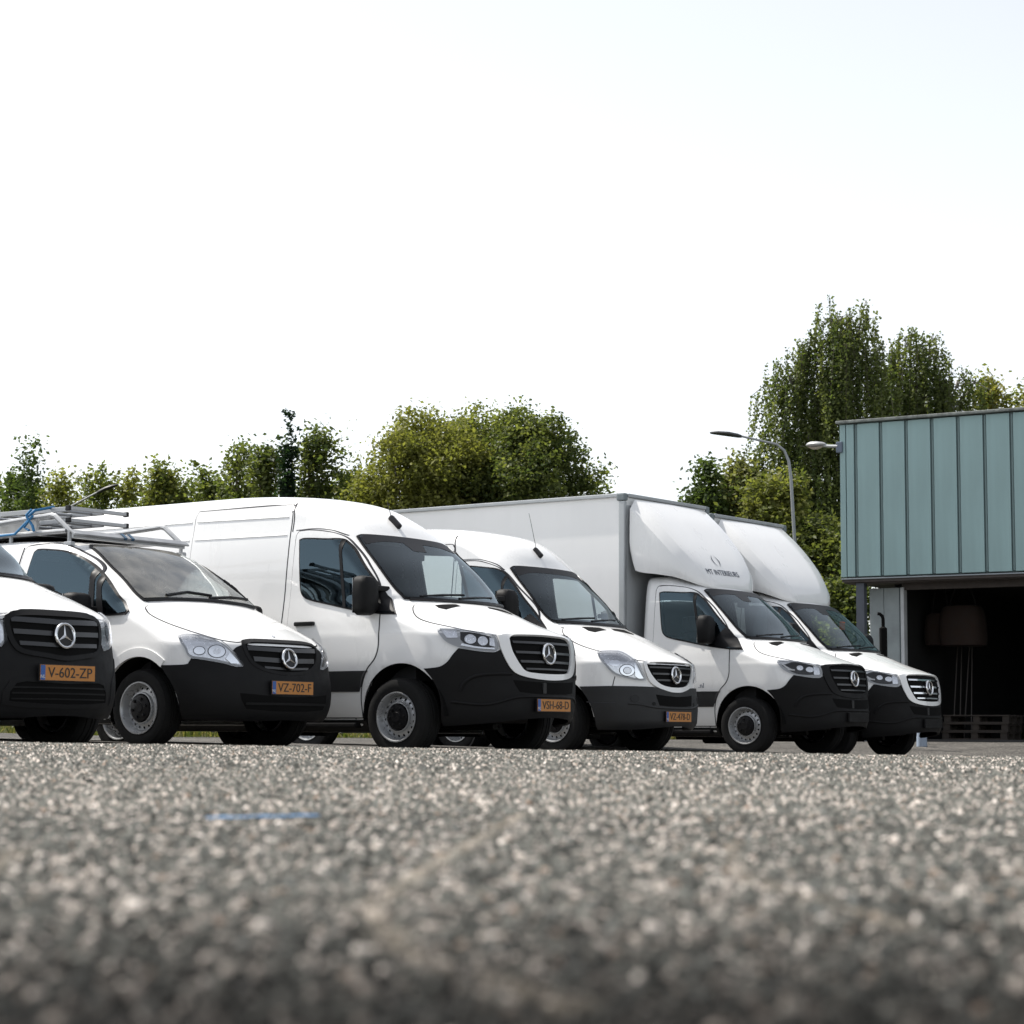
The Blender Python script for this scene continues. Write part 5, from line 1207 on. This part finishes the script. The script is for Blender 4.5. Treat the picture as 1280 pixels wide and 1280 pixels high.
fb = MB().box((-1.10, 0, 1.915), (.07, 1.44, .02), R_, .006).box((-1.12, 0, 1.888), (.028, 1.40, .045), None, .006).build('front_bar', ALU, rk)
for y in (.0, .09): MB().box((-1.098, y-.1, 1.919), (.08, .035, .024), R_).build('bar_clip', mat('clip_blue', (.03, .08, .14), .5), fb)
MB().box((-2.4, 0, 1.925), (2.2, 1.2, .012)).build('tray', CHASSIS, rk)
def ladder(y0, y1, xf, z, bar0, bar1, lab, nr=9):
    e = on_v2(empty('ladder')); prop(e, lab, 'ladder', 'ladders tied on the roof rack')
    for y in (y0, y1): MB().box(((xf-3.9)/2, y, z), (xf+3.9, .024, .046), None, .006).build('side_rail', ALU, e)
    for k in range(nr): MB().cyl((xf-.16-.28*k, y0, z), (xf-.16-.28*k, y1, z), .015, None, 8).build('rung', ALU, e)
    s = MB().box((xf+.02, (bar0+bar1)/2, z+.005), (.045, bar1-bar0, .034), None, .006).build('foot_bar', ALU, e)
    for y in (bar0-.008, bar1+.008): MB().box((xf+.02, y, z+.005), (.056, .03, .048), None, .008).build('end_cap', BLACK, s)
    return e
ladder(-.48, -.06, -1.42, 2.165, -.50, .20, 'upper aluminium ladder with black caps on its foot bar, on the roof rack')
ladder(-.44, -.02, -1.46, 2.06, -.46, .24, 'lower aluminium ladder lying under the other one on the roof rack')
bd = on_v2(MB().box((-2.55, -.60, 2.02), (1.7, .03, .12), None, .006).build('side_board', mat('weathered_board', (.50, .50, .49), .7, noise=.2, nscale=6))); prop(bd, 'pale worn board tied along the side of the roof rack', 'board')
st = on_v2(MB().tube([(-1.66, -.45, 2.20), (-1.68, -.66, 2.15), (-1.70, -.735, 2.08), (-1.62, -.735, 2.0), (-1.60, -.735, 1.95)], .014, 6).tube([(-1.62, -.735, 2.09), (-1.72, -.74, 2.02), (-1.86, -.735, 1.935), (-2.05, -.735, 1.93), (-2.3, -.73, 1.945)], .012, 6).tube([(-1.64, -.735, 2.15), (-1.70, -.745, 2.1), (-1.66, -.742, 2.05), (-1.73, -.74, 1.99), (-1.66, -.74, 1.96)], .012, 6).build('strap', mat('blue_strap', (.03, .17, .36), .7))); prop(st, 'blue strap knotted round the ladders and roof rack', 'strap')
# ------------------------------------------------------------------ trees
LEAF = attr_mat('leaf', .55, .5, .25)
BARK = mat('bark', (.09, .075, .06), .9, noise=.3, nscale=9, bump=.4, bscale=20)
BIRCH_BARK = mat('birch_bark', (.20, .185, .165), .8, noise=.35, nscale=7)
trng = np.random.default_rng(5)
def leaf_quads(P, size, up=.9, aspect=.62, droop=0.0):
    """one small pointed leaf (two triangles folded on the midrib) per point"""
    n = len(P); d = trng.normal(size=(n, 3)); d[:, 2] = d[:, 2]*.6-droop; d /= np.linalg.norm(d, axis=1)[:, None]
    q = trng.normal(size=(n, 3)); q[:, 2] += up; s = np.cross(d, q); s /= np.linalg.norm(s, axis=1)[:, None]+1e-9
    L = size*trng.uniform(.7, 1.3, n)[:, None]; W = L*aspect*.5
    nrm = np.cross(s, d)
    a = P-d*L*.5; b = P+s*W+nrm*W*.35; c = P+d*L*.5; e = P-s*W+nrm*W*.35
    V = np.stack([a, b, c, e], 1).reshape(-1, 3); base = (np.arange(n)*4)[:, None]
    idx = (base+np.array([0, 1, 2, 0, 2, 3])[None]).ravel()
    return V, idx
def crown_points(lobes, n_cl, per, spread, hollow=.55):
    pts = []; cid = []
    vol = np.array([l[3]*l[4]*l[5]*(1.0 if l[2] > 4 else .35) for l in lobes])**.67; pr = vol/vol.sum(); k = trng.choice(len(lobes), n_cl, p=pr)
    d = trng.normal(size=(n_cl, 3)); d /= np.linalg.norm(d, axis=1)[:, None]; r = hollow+(1-hollow)*trng.uniform(0, 1, n_cl)**.6; r *= trng.uniform(.86, 1.10, n_cl)
    Lb = np.array(lobes); C = Lb[k, :3]+d*r[:, None]*Lb[k, 3:6]
    P = np.repeat(C, per, 0)+trng.normal(size=(n_cl*per, 3))*spread*np.repeat(trng.uniform(.6, 1.3, n_cl), per)[:, None]
    return P, np.repeat(np.arange(n_cl), per)
def tones(n, cid, base, alt, jit=.25):
    m = trng.uniform(0, 1, (cid.max()+1, 1))[cid]; c = np.array(base)*(1-m)+np.array(alt)*m
    return np.repeat(np.clip(c*trng.uniform(1-jit, 1+jit, (n, 1)), .003, 1), 4, 0)
def trunk_mesh(e, limbs, m, name='trunk'):
    mb = MB()
    for pts, r0, r1 in limbs: mb.tube(pts, r0, 7, r1)
    return mb.build(name, m, e, True)
def tree(x, y, top, hw, low, lab, cat='tree', base=(.055, .085, .022), alt=(.10, .12, .03), leaves=7000, size=.17, kind='round', group='trees behind the vehicles', name=None, twigs=6):
    z0 = ground_z(x, y); e = empty(name or {'round': 'broadleaf_tree', 'cone': 'conifer', 'shrub': 'tall_shrub', 'slim': 'young_tree'}[kind], (x, y, z0)); prop(e, lab, cat, group)
    H = top-z0; h0 = low; lob = []
    if kind == 'round':
        Rz = min(hw*1.2, (H-h0)*.5); cz = H-Rz
        nd = 34 if hw > 1.2 else 20
        for k in range(nd):
            d = trng.normal(size=3); d[2] = abs(d[2])*1.1-.25*trng.uniform(); d /= np.linalg.norm(d); s = hw*trng.uniform(.20, .36); q = trng.uniform(.62, 1.0)
            lob.append((d[0]*(hw-s*.8)*q, d[1]*(hw-s*.8)*q, min(cz+d[2]*(Rz-s*.7)*q, H-s*.9), s, s, s*trng.uniform(.8, 1.15)))
        zz = cz-.3*hw
        while zz > h0:
            for k in range(6):
                a = 2*math.pi*(k+trng.uniform(-.35, .35))/6; s = hw*trng.uniform(.28, .42); q = hw*trng.uniform(.45, .72); lob.append((q*math.cos(a), q*math.sin(a), zz+trng.normal()*.15*hw, s, s, s))
            zz -= hw*.55
    elif kind == 'cone':
        for k in range(9):
            t = k/8; s = hw*(1-.82*t)*trng.uniform(.85, 1.15); lob.append((trng.uniform(-.1, .1)*hw, trng.uniform(-.1, .1)*hw, h0+(H-h0)*(.05+.9*t), s, s, (H-h0)*.10))
    elif kind == 'shrub':
        for k in range(8):
            s = hw*trng.uniform(.35, .6); zz = h0+(H-h0-s)*trng.uniform(.15, .95)**.7; lob.append((hw*trng.uniform(-.65, .65)*(1-.5*zz/H), hw*trng.uniform(-.5, .5), zz, s, s, s*trng.uniform(1, 1.6)))
        s = hw*.35; lob.append((hw*trng.uniform(-.3, .3), 0, H-s*1.5, s*.8, s*.8, s*1.6))
    else:
        for k in range(7):
            t = k/6; s = hw*(.9-.6*t)*trng.uniform(.7, 1.15); lob.append((hw*trng.uniform(-.5, .5)*(1-t*.7), hw*trng.uniform(-.4, .4), h0+(H-h0)*(.1+.85*t), s, s, (H-h0)*.11))
    per = 44; P, cid = crown_points(lob, max(20, leaves//per), per, size*(1.45 if kind != 'cone' else 1.0), .70 if kind != 'slim' else .25)
    # a few sprays that stick out of the outline
    S = []; ns = twigs*2
    for k in range(ns):
        l = lob[trng.integers(len(lob))]; d = trng.normal(size=3); d[2] = abs(d[2])+.5; d /= np.linalg.norm(d); q = np.array(l[:3])+d*np.array(l[3:6])*1.02
        for j in range(14): S.append(q+d*trng.uniform(0, .75)*size*2.4+trng.normal(size=3)*size*.4)
    P2 = np.array(S); cid2 = np.repeat(np.arange(ns), 14)+cid.max()+1; P = np.concatenate([P, P2]); cid = np.concatenate([cid, cid2])
    P[:, 2] = np.maximum(P[:, 2], .05)
    V, idx = leaf_quads(P, size)
    poly_mesh('crown', V, 3, idx, tones(len(P), cid, base, alt), LEAF, e)['kind'] = 'stuff'
    limbs = [([(0, 0, -.1), (hw*.03, 0, H*.35), (-hw*.02, 0, H*.72)], .035*H*.5+.03, .02)]
    for k in range(6):
        l = lob[k % len(lob)]; limbs.append(([(0, 0, H*(.22+.06*k)), (l[0]*.5, l[1]*.5, (H*(.25+.06*k)+l[2])/2), (l[0], l[1], l[2])], .05+.01*hw, .012))
    trunk_mesh(e, limbs, BARK); return e
def birch(x, y, lobes, lab, strands=260, base=(.09, .125, .042), alt=(.17, .195, .072)):
    """weeping birch: limbs that arch over and curtains of hanging twigs"""
    z0 = ground_z(x, y); e = empty('weeping_birch', (x, y, z0)); prop(e, lab, 'tree', 'trees behind the vehicles')
    limbs = []; P = []; cid = []; n_c = 0; twigs = []
    H = max(l[2]+l[4] for l in lobes); limbs.append(([(0, 0, -.1), (.1, 0, H*.3), (-.1, .05, H*.6), (.05, 0, H*.80)], .17, .02))
    for (lx, ly, lz, lw, lh) in lobes:
        limbs.append(([(0, 0, max(1.5, lz-lh*1.7)), (lx*.55, ly*.5, lz-lh*.6), (lx*.9, ly, lz+lh*.25), (lx, ly, lz+lh*.7)], .05, .008))
        lw = lw*1.45; ns = int(strands*lw*lh/3.6); nb = max(7, int(12*lw*lh)); ba = trng.uniform(0, 2*math.pi, nb); br = lw*np.sqrt(trng.uniform(.03, 1, nb)); bz = trng.uniform(-.45, .10, nb)
        for k in range(ns):
            j = trng.integers(nb); bx = lx+br[j]*math.cos(ba[j])+trng.normal()*.19; by = ly+br[j]*math.sin(ba[j])+trng.normal()*.19; a = ba[j]; r = math.hypot(bx-lx, by-ly); t = min(1, r/lw)
            zt = lz+lh*math.sqrt(max(0, 1-t*t*.92))+lh*bz[j]*.9+trng.normal()*.08
            ln = trng.uniform(.7, 2.0)*(.55+.6*t)*min(1.4, lh*.85)
            m = int(ln/.03); tt = np.linspace(0, 1, m); sw = trng.normal(size=2)*.10+np.array([bx-lx, by-ly])*.16
            q = np.stack([bx+sw[0]*tt**1.5+trng.normal(size=m)*.042, by+sw[1]*tt**1.5+trng.normal(size=m)*.042, zt-ln*tt+trng.normal(size=m)*.03], 1)
            P.append(q); cid.append(np.full(m, n_c)); n_c += 1
            if k % 2 == 0: twigs.append([(bx, by, zt), (bx+sw[0]*.4, by+sw[1]*.4, zt-ln*.5), (bx+sw[0], by+sw[1], zt-ln)])
            if k % 14 == 0: limbs.append(([(lx*.9, ly, lz+lh*.3), ((lx*.9+bx)/2, (ly+by)/2, (lz+lh*.3+zt)/2+.2), (bx, by, zt)], .022, .008))
    P = np.concatenate(P); cid = np.concatenate(cid); V, idx = leaf_quads(P, .088, up=.2, aspect=.75, droop=.7)
    poly_mesh('crown', V, 3, idx, tones(len(P), cid, base, alt), LEAF, e)['kind'] = 'stuff'
    trunk_mesh(e, limbs, BIRCH_BARK)
    mb = MB()
    for t in twigs[:220]: mb.tube(t, .006, 3, .003)
    o = mb.build('hanging_twigs', BARK, e, fix=False); o['kind'] = 'stuff'
    return e
G1, G2 = (.10, .138, .042), (.18, .20, .066)
D1, D2 = (.060, .090, .034), (.075, .10, .034)
Y1, Y2, Y3 = (.165, .18, .050), (.25, .25, .078), (.28, .26, .08)
M1, M2 = (.125, .155, .045), (.215, .225, .072)
C1, C2 = (.016, .034, .020), (.026, .050, .024)
P1, P2 = (.12, .14, .055), (.22, .22, .095)
N1 = (.055, .078, .026)
TR = [ # x, y, top z, half width, low, kind, colours, leaves, leaf size, label
 (-13.66, 60, 7.89, 0.45, 0.6, 'slim', D1, G1, 4200, 0.14, 'slender young tree with an airy top at the left edge'),
 (-14.65, 62, 7.5, 0.6, 0.3, 'shrub', D1, G1, 5200, 0.14, 'small dark feathery tree beside the slender one at the left edge'),
 (-13.42, 63, 7.66, 0.8, 0.3, 'shrub', Y1, Y2, 8000, 0.14, 'yellow-green shrub behind the ladders of the low van'),
 (-12.13, 62, 7.78, 0.7, 0.3, 'shrub', G1, Y1, 7500, 0.14, 'green bush just beneath the dark street lamp head'),
 (-11.09, 62, 7.59, 0.7, 0.3, 'shrub', Y1, Y2, 7000, 0.14, 'pale bushy tree to the right of the left street lamp'),
 (-10.06, 61, 7.89, 0.55, 0.3, 'shrub', G1, Y2, 6500, 0.14, 'light green pointed bush above the roof of the high van'),
 (-9.24, 61, 7.75, 0.59, 0.3, 'shrub', G1, Y1, 6500, 0.14, 'mid green bush in the low line above the high van'),
 (-8.5, 60, 7.44, 0.49, 0.3, 'shrub', G1, G2, 5500, 0.14, 'narrow green bush left of the taller dark trees'),
 (-7.61, 59, 8.08, 0.62, 0.4, 'round', G1, G2, 8500, 0.14, 'rounded green tree left of the dark conifer'),
 (-6.58, 57, 7.77, 0.34, 0.4, 'round', D1, G2, 6000, 0.14, 'dense tree between the rounded tree and the dark conifer'),
 (-5.87, 55.5, 8.27, 0.35, 0.3, 'cone', C1, C2, 9000, 0.12, 'dark pointed conifer standing above the hedge line'),
 (-5.19, 57, 8.28, 0.51, 0.4, 'round', D1, G2, 8000, 0.14, 'leafy green tree just right of the dark conifer'),
 (-4.6, 59, 7.9, 0.58, 0.4, 'shrub', G1, Y1, 6000, 0.14, 'small yellow-green tree at the left foot of the great round trees'),
 (-2.44, 56, 8.72, 2.06, 0.6, 'round', Y1, Y2, 46000, .115, 'great round tree with yellow-green foliage behind the high van'),
 (-0.91, 58, 9.14, 2.0, 0.6, 'round', M1, M2, 46000, .115, 'great round mid green tree, middle one behind the vans'),
 (0.67, 56, 8.72, 2.02, 0.6, 'round', D1, G2, 46000, .115, 'great round dark green tree behind the first box truck'),
 (2.44, 58, 7.03, 0.52, 0.3, 'shrub', G1, G2, 3600, 0.14, 'low bush peeking over the first box truck'),
 (5.07, 55, 7.13, 0.62, 0.2, 'shrub', D1, G1, 9000, 0.14, 'dark bush above the second box truck, left of the others'),
 (5.98, 56, 7.51, 0.71, 0.2, 'shrub', P1, P2, 10000, 0.14, 'pale green bush rising behind the second box truck'),
 (6.72, 54, 6.96, 0.81, 0.2, 'round', M1, Y2, 12000, 0.14, 'yellowish round bush next to the tall street lamp'),
 (7.55, 53, 5.65, 0.87, 0.1, 'round', N1, G2, 12000, 0.14, 'leafy undergrowth tree beneath the birch beside the building'),
 (7.91, 50, 3.84, 0.64, 0.1, 'round', D1, G2, 9000, 0.13, 'low dark bush at the corner of the building'),
 (13.11, 58, 9.86, 0.57, 0.5, 'shrub', Y1, Y3, 5000, 0.14, 'bright yellow-green shrub showing above the roof of the building'),
 (14.14, 58, 9.94, 0.87, 0.5, 'round', G1, Y2, 9000, 0.14, 'green tree above the roof at the right edge'),
]
for x, y, tz, hw, low, kind, c1, c2, nl, sz, lab in TR:
    tree(x, y, tz, hw, low, lab, base=c1, alt=c2, leaves=nl, size=sz, kind=kind)
def hedge(x0, x1, y, z, lab):
    z0 = ground_z((x0+x1)/2, y); e = empty('overgrown_hedge', ((x0+x1)/2, y, z0)); prop(e, lab, 'hedge')
    L = x1-x0; lob = []
    for k in range(34):
        t = (k+.5)/34; s = trng.uniform(.45, .8); zz = z-z0-s*trng.uniform(.7, 1.5); lob.append((L*(t-.5), trng.uniform(-.4, .4), zz, s, s*.8, s*1.1)); lob.append((L*(t-.5)+.1, trng.uniform(-.4, .4), zz-1.3, s*1.1, s*.8, 1.0)); lob.append((L*(t-.5), 0, 2.2, .7, .7, 2.2))
    P, cid = crown_points(lob, 2400, 24, .17, .6); V, idx = leaf_quads(P, .115)
    poly_mesh('crown', V, 3, idx, tones(len(P), cid, G1, Y1), LEAF, e)['kind'] = 'stuff'
    trunk_mesh(e, [([(L*(q-.5), 0, -.1), (L*(q-.5)+.1, 0, 3.2)], .06, .02) for q in np.linspace(.05, .95, 9)], BARK, 'stems')['kind'] = 'stuff'
hedge(-16.8, -3.9, 65, 7.75, 'long overgrown hedge closing the gaps behind the vans on the left')
birch(8.4, 56, [(0.25, 0, 10.32, 0.5, 1.47), (0.88, 0, 10.19, 0.42, 1.39), (-0.21, 0, 9.69, 0.42, 1.3), (-0.78, 0, 9.65, 0.31, 0.97), (0.59, 0, 8.89, 0.71, 1.68), (-1.51, 0, 8.93, 0.29, 0.97), (-1.05, 0, 8.75, 0.42, 1.3), (-0.0, 0, 8.14, 0.71, 1.6), (1.09, 0, 8.81, 0.34, 1.34), (-1.3, 0, 7.0, 0.46, 1.47), (-0.53, 0, 6.79, 0.71, 1.68), (0.42, 0, 7.0, 0.55, 1.47), (-0.84, 0, 5.41, 0.71, 1.6), (0.1, 0, 5.41, 0.63, 1.6), (-0.21, 0, 4.06, 0.71, 1.47)], 'tall weeping birch with hanging twigs rising beside the building')
birch(10.9, 57, [(-0.15, 0, 10.01, 0.43, 1.28), (0.38, 0, 9.82, 0.34, 1.2), (-0.6, 0, 9.45, 0.3, 1.2), (-0.0, 0, 8.83, 0.64, 1.5), (1.2, 0, 9.22, 0.34, 0.85), (1.62, 0, 9.22, 0.21, 0.64), (0.75, 0, 8.94, 0.34, 1.07), (-0.32, 0, 8.41, 0.51, 1.28), (1.07, 0, 8.58, 0.47, 0.94)], 'second weeping birch showing above the roof of the building')
# grass and weeds along the far edge of the yard
def grass():
    n = 14000; X = trng.uniform(-26, 16, n); Y = 43.5+trng.exponential(2.2, n); Y = np.minimum(Y, 56); h = trng.uniform(.06, .36, n)*np.where(trng.uniform(0, 1, n) > .85, 1.8, 1); a = trng.uniform(0, math.pi, n); w = trng.uniform(.008, .03, n); Z = gz(X, Y)
    lean = trng.normal(size=(n, 2))*.1
    V = np.stack([np.stack([X-w*np.cos(a), Y-w*np.sin(a), Z], 1), np.stack([X+w*np.cos(a), Y+w*np.sin(a), Z], 1), np.stack([X+lean[:, 0], Y+lean[:, 1], Z+h], 1)], 1)
    pal = np.array([(.07, .09, .025), (.12, .12, .04), (.26, .22, .10), (.05, .07, .02)]); c = pal[trng.choice(4, n, p=[.35, .3, .2, .15])]
    o = poly_mesh('grass_verge', V.reshape(-1, 3), 3, np.arange(n*3), np.repeat(c, 3, 0), LEAF); prop(o, 'rough grass and weeds along the far edge of the yard', 'grass', kind='stuff')
grass()
GR = mat('grass_soil', (.06, .068, .025), .95, noise=.4, nscale=3)
v = []; xs2 = np.linspace(-240, 240, 60); ys2 = [43.2, 47, 55, 90, 160, 400]
for y in ys2:
    for x in xs2: v.append((x, y+(.5*math.sin(x*1.7)+.3*math.sin(x*.6) if y < 44 else 0), ground_z(x, y)+.006))
f = [(r*60+k, r*60+k+1, (r+1)*60+k+1, (r+1)*60+k) for r in range(5) for k in range(59)]
gs = mesh_obj('grass_ground', v, f, GR); prop(gs, kind='structure')
